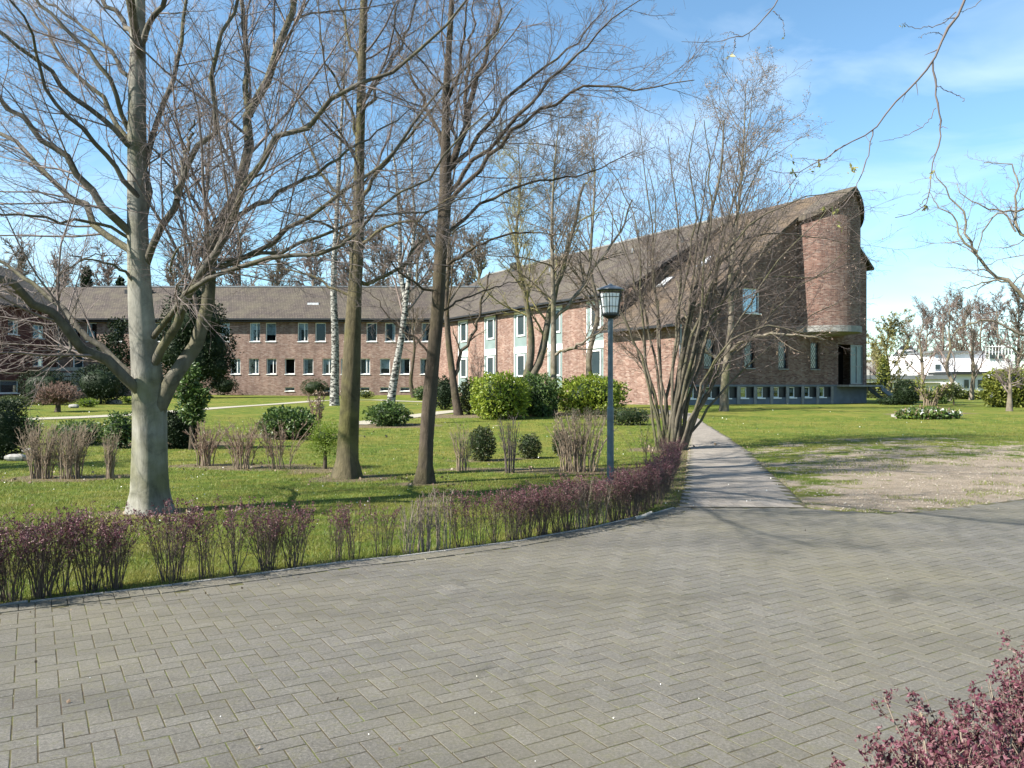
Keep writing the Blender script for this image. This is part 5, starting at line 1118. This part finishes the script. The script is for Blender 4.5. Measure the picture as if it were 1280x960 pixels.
evergreen('evergreen_bush', 'dark low evergreen bush directly behind the beech trunk', 222, 560, 40, 44, 'yew', .07, 4200, kb=3, amp=.12)
evergreen('evergreen_bush', 'dark evergreen bush with gaps between pale shrubs and beech', 150, 560, 34, 42, 'laurel2', .08, 1300, kb=2.4, amp=.2)
evergreen('evergreen_bush', 'dark evergreen bush behind the pale twiggy shrubs', 100, 556, 60, 28, 'laurel2', .07, 2200, kb=2.4, amp=.2)
evergreen('ivy_bush', 'dull dark bush at the left edge behind the pale twiggy shrub', 30, 556, 34, 34, 'laurel2', .07, 1400, kb=2.4, amp=.2)
evergreen('holly_tree', 'dark dense evergreen tree behind the forks of the beech', 243, 498, 96, 150, 'yew', .20, 15000, cat='tree', blobs=[((0, 0, .30), (.40, .40, .28)), ((-.08, 0, .62), (.36, .36, .26)), ((.16, .1, .42), (.34, .34, .24)), ((-.22, -.1, .38), (.28, .3, .22)), ((-.02, 0, .84), (.22, .22, .16)), ((.3, 0, .26), (.2, .2, .16)), ((.20, -.05, .66), (.22, .22, .16))], amp=.16, shell=.6)
evergreen('holly_sapling', 'slim young holly with glinting leaves right of the beech trunk', 239, 562, 46, 108, 'laurel2', .10, 2600, cat='tree', blobs=[((0, 0, .50), (.34, .34, .16)), ((-.15, 0, .70), (.30, .3, .14)), ((.2, 0, .62), (.28, .28, .12)), ((.02, 0, .88), (.2, .2, .12)), ((.1, 0, .38), (.25, .25, .08))], amp=.2, shell=.3, )
evergreen('spruce_tree', 'drooping dark spruce before the garden wing, left of the beech', 146, 498, 44, 104, 'yew', .22, 2600, cat='tree', blobs=[((0, 0, .55), (.5, .5, .10)), ((-.1, 0, .7), (.42, .4, .09)), ((.05, 0, .86), (.3, .3, .10)), ((.1, 0, .42), (.45, .4, .09))], amp=.3, shell=.2)
def conifer(label, px, Y, top, w, seed):
    b_ = P2(px, Y); H = (HZ - top) / F * Y + CAMH - b_[2]; W = w / F * Y; rg = np.random.default_rng(seed); root = thing('conifer_tree', label, 'tree', b_)
    me, TP, TR = trunk_mesh('trunk', [(0, 0, 0), (0, 0, H * .5), (0, 0, H)], [.3, .2, .04], 8, M['bark_brown'], .2, 3, rg, K=20); link('trunk', me, root)
    n = 300; z = H * (.25 + .75 * rg.random(n)); a = rg.uniform(0, 6.28, n); ln = W * .5 * (1.02 - z / H) / .75 * rg.uniform(.7, 1.1, n) + .2; s0 = np.stack([0 * z, 0 * z, z], 1); e = s0 + np.stack([np.cos(a) * ln, np.sin(a) * ln, -.12 * ln], 1)
    w_ = np.linspace(0, 1, 5)[None, :, None]; P = s0[:, None] * (1 - w_) + e[:, None] * w_; P[:, :, 2] -= (np.sin(np.linspace(0, np.pi, 5))[None] * .1 * ln[:, None]); rr = np.tile(np.linspace(.05, .02, 5), (n, 1)); link('branches', tube_mesh('branches', [(P, rr, 4)], M['bark_brown']), root, kind='stuff')
    m_ = 9000; ii_ = rg.integers(0, n, m_); q = rg.random(m_) ** .7; C = s0[ii_] + (e - s0)[ii_] * q[:, None] + rg.normal(size=(m_, 3)) * .12; link('needles', leaves('needles', C, .35, rg, M['yew'], -.3), root, kind='stuff')
conifer('dark conifer rising behind the left end of the garden wing roof', 108, 100, 334, 50, 501)
conifer('dark conifer just left of the beech trunk behind the roof', 150, 104, 348, 42, 502)
evergreen('rhododendron', 'low dark rhododendron behind the reddish bare shrubs', 361, 548, 62, 36, 'laurel2', .11, 3400, kb=2.4, amp=.14)
evergreen('evergreen_bush', 'low dark evergreen around the foot of the leaning birch', 486, 532, 48, 28, 'laurel2', .10, 2600, amp=.18)
evergreen('spirea_bush', 'fresh yellow-green feathery bush left of the mossy trunk', 406, 586, 42, 60, 'spirea', .028, 5200, amp=.28, shell=.35, kb=2, z0=.25)
evergreen('box_ball', 'clipped dark green ball before the garden wing', 393, 495, 33, 21, 'box', .09, 2600, amp=.05, kb=2.5)
evergreen('low_green_bush', 'small olive bush at the wall right of the clipped ball', 457, 498, 20, 10, 'thuja', .09, 700, amp=.15)
evergreen('low_green_bush', 'small dull green bush beside the brown mounded shrub', 343, 491, 20, 11, 'conif', .09, 700, amp=.15)
evergreen('evergreen_bush', 'small dark bush beside the holly tree foot', 280, 494, 34, 24, 'yew', .12, 1600, amp=.12)
evergreen('evergreen_bush', 'small dark green bush near the small round-headed tree', 527, 500, 20, 16, 'laurel2', .12, 900, amp=.15)
evergreen('yew_ball', 'near black clipped ball right of the chapel steps', 1133, 506, 29, 30, 'yew', .10, 3400, amp=.05, kb=2.4)
evergreen('garden_shrub', 'low dark creeping shrub at the foot of the chapel steps', 1113, 506, 30, 10, 'yew', .10, 900, amp=.15)
bare('garden_shrub', 'pale pruned shrub with thick crooked stems right of the black ball', 1163, 507, 36, 30, 'twig_straw', 16, 'twig_brown', fan=1.2, rad=.045, tw=(7, 4), buds=(500, .16, 'thuja'))
evergreen('garden_shrub', 'small dark green shrub between the pruned shrub and the green one', 1176, 505, 20, 22, 'laurel2', .14, 900, amp=.2, shell=.5)
evergreen('garden_shrub', 'fresh green shrub on thin stems in front of the white building', 1192, 506, 22, 26, 'conif', .12, 1100, amp=.2, shell=.5, z0=.3)
evergreen('garden_hedge', 'yellow-green leafy hedge at the right edge behind the fruit tree', 1266, 509, 66, 46, 'thuja', .16, 5200, kb=3, amp=.09, cat='hedge', depth=.6)
evergreen('column_conifer', 'narrow yellow-green conifer beside the chapel railing', 1104, 500, 13, 53, 'thuja', .16, 1500, amp=.12, cat='tree')
evergreen('low_garden_hedge', 'low green planting along the white building, left half', 1210, 499, 40, 9, 'thuja', .2, 1500, amp=.1, kb=4, depth=.3, cat='hedge')
evergreen('low_garden_hedge', 'low green planting along the white building, behind the steps', 1128, 498, 90, 8, 'conif', .2, 1700, amp=.1, kb=4, depth=.2, cat='hedge')

# flower bed
fb = G(1160, 523); rg = np.random.default_rng(600); fbt = thing('flower_bed', 'oval bed of low plants with white flowers on the right lawn', 'flower bed', fb)
Wf = 76 / F * fb[1]
for nm, mt, n, sz, hh in (('leaves', 'laurel2', 2600, .14, .42), ('dry_stems', 'drylf', 900, .10, .5), ('fresh_leaves', 'spirea', 500, .12, .4)):
    a = rg.uniform(0, 6.28, n); r_ = np.sqrt(rg.random(n)); C = np.stack([np.cos(a) * r_ * Wf / 2, np.sin(a) * r_ * Wf * .3, rg.random(n) * hh * (1 - .4 * r_)], 1); link(nm, leaves(nm, C, sz, rg, M[mt], .5), fbt, kind='stuff')
a = rg.uniform(0, 6.28, 34); r_ = np.sqrt(rg.random(34)); C = np.stack([np.cos(a) * r_ * Wf / 2, np.sin(a) * r_ * Wf * .3 - .1, .36 - .2 * rg.random(34)], 1); C = np.repeat(C, 4, 0) + rg.normal(size=(136, 3)) * .03
link('flowers', leaves('flowers', C, .09, rg, M['daisy'], .5, asp=.9), fbt, kind='stuff')
mb = MB(); mb.box(-.9, .5, .9, 1.3, -.02, .12); mb.build('edging_stone', M['stone'], fbt)

# --- hedge along the drive
def hedge_plant(seed, n, leafn, H, mat='hedge_stem', spread=.30, lsz=.013, name='hedge_shrub', rad=.0036):
    rg = np.random.default_rng(seed); root = thing(name, 'x', 'hedge shrub', (0, 0, 0), 0, 'purple-tipped hedge shrubs along the drive')
    a = rg.uniform(0, 6.283, n); r0 = .07 * np.sqrt(rg.random(n)); s0 = np.stack([np.cos(a) * r0, np.sin(a) * r0, np.full(n, -.02)], 1)
    e = np.stack([np.cos(a + rg.normal(0, .4, n)) * spread * rg.random(n) ** .6, np.sin(a) * spread * .7 * rg.random(n) ** .6, H * rg.uniform(.78, 1.0, n)], 1)
    w_ = np.linspace(0, 1, 8)[None, :, None]; P = s0[:, None] * (1 - w_) + e[:, None] * w_ + np.cumsum(rg.normal(size=(n, 8, 3)) * np.array((.010, .010, .003)), 1); P[:, :, :2] *= (1 - .35 * np.sin(w_ * np.pi * .5) * (1 - w_))
    rr = rg.uniform(.6, 1.4, (n, 1)) * rad * (1 - .5 * np.linspace(0, 1, 8)[None])
    Q, r = grow(P, rr, rg, **lv(0, 7, 9, 38, .3, .05, .17, 5, .2, .06, .0013, t0=.30, rf=.6)); Q2, r2 = grow(Q, r, rg, **lv(0, 3, 4, 45, .5, .02, .08, 3, .2, .03, .0010))
    link('stems', tube_mesh('stems', [(P, rr, 5)], M[mat]), root, kind='stuff'); link('twigs', tube_mesh('twigs', [(Q, r, 3), (Q2, r2, 3)], M[mat]), root, kind='stuff')
    if leafn:
        A_ = np.concatenate([Q.reshape(-1, 3), Q2.reshape(-1, 3), Q2.reshape(-1, 3)]); pz = np.clip((A_[:, 2] / H - .35) / .45, .05, 1) ** 1.8; pz /= pz.sum(); C = A_[rg.choice(len(A_), leafn, p=pz)] + rg.normal(size=(leafn, 3)) * .006
        link('leaves', leaves('leaves', C, lsz, rg, M['purple'], .2, asp=.6), root, kind='stuff')
    return root
dense = [hedge_plant(700 + i, 28 + 5 * i, 1900, .62, spread=.30, lsz=.0155) for i in range(4)]
spar = [hedge_plant(710 + i, 12 + 3 * i, 900, .60, spread=.26, lsz=.014) for i in range(2)]
pale = [hedge_plant(720 + i, 12 + 4 * i, 240 * i, .62, 'hedge_stem_pale', spread=.16, rad=.0055) for i in range(2)]
hp = [(-70, 775, 'd'), (-30, 768, 'd'), (4, 760, 'd'), (46, 754, 'd'), (72, 750, 's'), (106, 747, 'd'), (138, 744, 'd'), (212, 735, 'd'), (258, 730, 's'), (292, 726, 's'), (334, 720, 'd'), (368, 716, 'd'), (424, 708, 's'), (446, 705, 's'), (481, 701, 's'),
      (517, 697, 'p'), (535, 695, 'p'), (556, 692, 'p'), (580, 689, 's'), (602, 686, 's'), (624, 683, 's'), (646, 680, 'd'), (664, 677, 'd'), (684, 673, 'd'), (702, 670, 'd'), (718, 667, 'd'), (733, 664, 'p'), (747, 661, 'd'), (760, 658, 'p'), (773, 655, 'd'), (786, 652, 'd'), (798, 649, 'd'),
      (809, 646, 'd'), (820, 642, 'd'), (829, 638, 'd'), (837, 633, 'd'), (842, 626, 'd'), (846, 618, 'd'), (849, 610, 'd'), (851, 602, 'd'), (853, 594, 'd'), (854, 587, 'd')]
def ordinal(i):
    b_ = ['first', 'second', 'third', 'fourth', 'fifth', 'sixth', 'seventh', 'eighth', 'ninth', 'tenth', 'eleventh', 'twelfth', 'thirteenth', 'fourteenth', 'fifteenth', 'sixteenth', 'seventeenth', 'eighteenth', 'nineteenth', 'twentieth']
    t_ = {20: 'twenty', 30: 'thirty', 40: 'forty'}
    return b_[i - 1] if i <= 20 else (t_[i // 10 * 10] + '-' + b_[i % 10 - 1] if i % 10 else 'thirtieth' if i == 30 else 'fortieth')
used = set(); cnt = {'d': 0, 's': 0, 'p': 0}; rg = np.random.default_rng(77)
vis = 0
for px, py, ty in hp:
    b_ = G(px, py); b_[1] += .16; b_[0] += (-.05 if px < 800 else -.15)
    fam = {'d': dense, 's': spar, 'p': pale}[ty]; o = fam[cnt[ty] % len(fam)]; cnt[ty] += 1; desc = {'d': 'dense purple-tipped hedge shrub', 's': 'sparse thin-stemmed purple hedge shrub', 'p': 'pale cut-stemmed hedge shrub'}[ty]
    if px >= 4: vis += 1; lb = '%s beside the drive, %s along the hedge counted from the left' % (desc, ordinal(vis))
    else: lb = desc + (' far beyond' if px < -50 else ' just beyond') + ' the left edge of the picture'
    s_ = rg.uniform(.92, 1.08) * (.93 if px > 300 else 1.0); rz_ = rg.uniform(0, 6.28)
    if o.name not in used: used.add(o.name); o.location = b_; o.rotation_euler = (0, 0, rz_); o.scale = (s_, s_, s_); o['label'] = lb
    else: copy_thing(o, b_, rz_, s_, lb)
# hedge on the near side
nh = [hedge_plant(740 + i, 44, 7000, .66, 'hedge_stem_pale', spread=.34, lsz=.015, rad=.0042) for i in range(3)]
NHP = [(1.22, 2.32), (1.50, 2.58), (1.84, 2.82), (2.20, 3.06), (2.60, 3.36), (1.30, 2.06), (1.72, 2.34), (2.08, 2.62), (2.45, 2.90)]
nl = ['nearest the camera', 'second from the camera', 'third from the camera', 'fourth from the camera', 'fifth from the camera', 'nearest the camera in the back row', 'second in the back row', 'third in the back row', 'farthest at the frame edge']
for i, (x, y) in enumerate(NHP):
    s_ = rg.uniform(.9, 1.03) * (.92 if i < 5 else 1.02); lb = 'purple-leaved hedge shrub in the bottom right corner, ' + nl[i]
    if i < 3: o = nh[i]; o.location = (x, y, 0); o.rotation_euler = (0, 0, i * 2.); o.scale = (s_,) * 3; o['label'] = lb; o['group'] = 'purple hedge shrubs at the bottom right'
    else: copy_thing(nh[i % 3], (x, y, 0), i * 1.3, s_, lb, 'purple hedge shrubs at the bottom right')

# --- lamp post
lb_ = G(763, 604); lp = thing('lamp_post', 'blue-grey lamp post with tapered caged lantern behind the hedge', 'street lamp', lb_); zt = 3.30
mb = MB(); mb.cyl((0, 0), .060, .056, -.05, 1.25, 18); mb.cyl((0, 0), .0561, .048, 1.25, 1.29, 18); mb.cyl((0, 0), .046, .042, 1.29, 2.82, 18); mb.build('pole', M['lamp'], lp, True)
mb = MB(); mb.cyl((0, 0), .085, .07, -.05, .05, 18); mb.build('base_collar', M['lamp'], lp)
z0, z1, r0, r1 = 2.84, 3.27, .145, .205
mb = MB(); mb.cyl((0, 0), .06, .15, 2.78, 2.83, 6, a0=.3); mb.cyl((0, 0), .155, .155, 2.83, 2.86, 6, a0=.3); mb.build('lantern_base', M['lampblack'], lp)
mb = MB(); mb.cyl((0, 0), .25, .10, 3.28, 3.335, 6, a0=.3); mb.cyl((0, 0), .255, .252, 3.262, 3.279, 6, a0=.3); mb.cyl((0, 0), .05, .02, 3.345, 3.375, 6); mb.build('lantern_roof', M['greymetal'], lp)
mb = MB(); mb.cyl((0, 0), .134, .184, 2.865, 3.2, 6, True, a0=.3); mb.build('lamp_glass', M['frost'], lp, False)
mb = MB()
hexp = lambda r, z, i, f=0.0: tuple(np.array((math.cos(.3 + i * math.pi / 3), math.sin(.3 + i * math.pi / 3))) * r * (1 - f) + np.array((math.cos(.3 + (i + 1) * math.pi / 3), math.sin(.3 + (i + 1) * math.pi / 3))) * r * f) + (z,)
for i in range(6):
    mb.bar(hexp(r0, z0, i), hexp(r1, z1, i), .007)
    for f_ in (.33, .67): mb.bar(hexp(r0, z0, i, f_), hexp(r1, z1, i, f_), .003)
    for q in (.08, .33, .70, .97): mb.bar(hexp(r0 + (r1 - r0) * q, z0 + (z1 - z0) * q, i), hexp(r0 + (r1 - r0) * q, z0 + (z1 - z0) * q, i + 1), .0045)
mb.build('lantern_cage', M['lampblack'], lp)

# --- bench, stones, log
bn = P2(545, 74); bt_ = thing('red_bench', 'red bench on the grass near the wing corner', 'bench', bn)
for i in range(3): mb = MB(); mb.box(-1.0, 1.0, -.1 + i * .15, .03 + i * .15, .42, .46); mb.build('seat_slat', M['red'], bt_)
for i in range(2): mb = MB(); mb.box(-1.0, 1.0, .36, .39, .56 + i * .2, .72 + i * .2); mb.build('back_slat', M['red'], bt_)
for x in (-.8, .8): mb = MB(); mb.box(x - .04, x + .04, -.1, .42, -.02, .42); mb.box(x - .03, x + .03, .30, .358, .42, .92); mb.build('leg', M['gutter'], bt_)
for k_, (px, py, w, h, lb) in enumerate(((143, 505, 18, 6, 'pale stone block before the dark yew bush'), (92, 510, 12, 5, 'small pale stone right of the dome shrub'), (20, 576, 24, 9, 'flat pale stone slab beside the near black hedge'), (35, 566, 14, 6, 'small pale stone near the left edge'))):
    b_ = G(px, py); W, H = w / F * b_[1], h / F * b_[1]; rg2 = np.random.default_rng(800 + k_); sv = []
    me = bpy.data.meshes.new('stone'); n1, n2 = 10, 6; V = []
    for j in range(n2):
        for i in range(n1):
            f_ = math.pi * (j + .3) / n2; a = i * 2 * math.pi / n1; d = np.array((math.cos(a) * math.sin(f_), math.sin(a) * math.sin(f_), math.cos(f_))); d = d / ((np.abs(d) ** 4).sum() ** .25); V.append(tuple(d * np.array((W / 2, W / 3, H / 2)) * rg2.uniform(.9, 1.05) + (0, 0, H * .45)))
    ix = np.arange(n1 * n2).reshape(n2, n1); nn_ = np.roll(ix, -1, 1); mesh = mesh_from('stone', V, [np.stack([ix[:-1], ix[1:], nn_[1:], nn_[:-1]], -1).reshape(-1, 4), ix[0][None], ix[-1][::-1][None]], [M['stone']])
    link('garden_stone', mesh, None, lb, 'stone', None, None, b_)
b_ = G(803, 651); Q = resample(np.array([(-.09, -.02, .03), (0, 0, .05), (.12, .03, .10)]), 8); lo = link('cut_branch', tube_mesh('cut_branch', [(Q[None], np.linspace(.03, .018, 8)[None], 8)], M['stone']), None, 'short pale cut branch lying at the hedge foot by the drive', 'branch', None, None, b_)

# --- grass blades, specks, pebbles
def blades(n, y0, y1, seed, hgt, mat, name, wmul=1.0, cond=None):
    rg = np.random.default_rng(seed); y = 1 / rg.uniform(1 / y1, 1 / y0, n) ; x = rg.uniform(-.72, .72, n) * y
    k_ = ~inpoly(x, y, drive_poly) & (dist_line(x, y, np.vstack([edge, gr])) > .02) & ~inpoly(x, y, np.vstack([PL, PR[::-1]]))
    g_ = inpoly(x, y, GP)
    if cond == 'gravel': k_ &= g_ & (np.sin(x * 1.9 + y) * np.sin(y * 2.3 + x * .7) + .6 * np.sin(x * 5.3) * np.sin(y * 4.1) > .35 - .5 * sst(14, 18, y))
    else: k_ &= ~g_ | (rg.random(n) < .02)
    for (bx_, by_, rx, ry, a_) in beds: k_ &= (np.hypot((x - bx_) / rx, (y - by_) / ry) > .8) | (rg.random(n) < .4)
    x, y = x[k_], y[k_]; n = len(x); z = gh(x, y); h = hgt * rg.uniform(.5, 1.4, n) * (1 + .35 * np.sin(x * 3.1) * np.sin(y * 2.7)); w = np.maximum(.0022, .00036 * y) * wmul; a = rg.uniform(0, 6.28, n); lx, ly = rg.normal(0, .5, n) * h, rg.normal(0, .5, n) * h
    V = np.stack([np.stack([x - np.cos(a) * w, y - np.sin(a) * w, z - .003], -1), np.stack([x + np.cos(a) * w, y + np.sin(a) * w, z - .003], -1), np.stack([x + lx, y + ly, z + h], -1)], 1).reshape(-1, 3)
    link(name, mesh_from(name, V, [np.arange(n * 3).reshape(n, 3)], [M[mat]]), None, None, None, None, 'stuff')
blades(300000, 5.8, 34, 901, .036, 'blade', 'grass')
blades(90000, 10, 26, 902, .04, 'blade2', 'sparse_grass', cond='gravel')
rg = np.random.default_rng(903)
def specks(n, y0, y1, name, mat, size, test, zoff=.01, sy_=1.0, up=.5):
    y = 1 / rg.uniform(1 / y1, 1 / y0, n); x = rg.uniform(-.7, .7, n) * y; k_ = test(x, y); x, y = x[k_], y[k_]; s_ = size * np.maximum(1, y / 14.0)
    C = np.stack([x, y, gh(x, y) + zoff], -1); m_ = leaves(name, C, 1.0, rg, M[mat], up, asp=.8)
    co = np.empty(len(m_.vertices) * 3, np.float32); m_.vertices.foreach_get('co', co); co = co.reshape(-1, 4, 3); c0 = co[:, :1].copy(); co = c0 + (co - c0) * s_[:, None, None]; m_.vertices.foreach_set('co', co.ravel()); m_.update()
    link(name, m_, None, None, None, None, 'stuff')
onlawn = lambda x, y: ~inpoly(x, y, drive_poly) & ~inpoly(x, y, GP) & (dist_line(x, y, edge) > .2)
specks(800, 9, 55, 'daisies', 'daisy', .017, lambda x, y: onlawn(x, y) & (np.sin(x * .9 + 2) * np.sin(y * .5) > -.2), .045)
specks(3800, 8, 30, 'fallen_leaves', 'drylf', .045, lambda x, y: onlawn(x, y) & (np.min([np.hypot((x - b_[0]) / (b_[2] * 1.5), (y - b_[1]) / (b_[3] * 1.6)) for b_ in beds], axis=0) < 1), .03)
specks(150, 3.2, 16, 'petals', 'daisy', .006, lambda x, y: inpoly(x, y, drive_poly), .022)
specks(700, 3.4, 14, 'dry_leaf_bits', 'drylf', .020, lambda x, y: inpoly(x, y, drive_poly) & ((dist_line(x, y, edge) < .5) | (rg.random(len(x)) < .05)), .022)
n = 4500; y = 1 / rg.uniform(1 / 24., 1 / 9.5, n); x = rg.uniform(.1, .75, n) * y; k_ = inpoly(x, y, GP); x, y = x[k_], y[k_]; n = len(x); s_ = rg.uniform(.006, .02, n) * np.maximum(1, y / 14)
oc = np.array([(1, 0, 0), (0, 1, 0), (-1, 0, 0), (0, -1, 0), (0, 0, .7), (0, 0, -.5)]); of = np.array([(0, 1, 4), (1, 2, 4), (2, 3, 4), (3, 0, 4)])
V = (oc[None] * rg.uniform(.6, 1.3, (n, 6, 1)) * s_[:, None, None] + np.stack([x, y, gh(x, y) + .004], -1)[:, None]).reshape(-1, 3)
m, t, b, o = nmat('mixed_pebbles'); g = nd(t, 'ShaderNodeNewGeometry'); t.links.new(ramp(t, g.outputs['Random Per Island'], [(0, (.25, .20, .16)), (.5, (.36, .31, .25)), (1, (.45, .40, .33))]), b.inputs['Base Color']); b.inputs['Roughness'].default_value = .9
link('gravel', mesh_from('gravel', V, [(of[None] + (np.arange(n) * 6)[:, None, None]).reshape(-1, 3)], [m]), None, None, None, None, 'stuff')
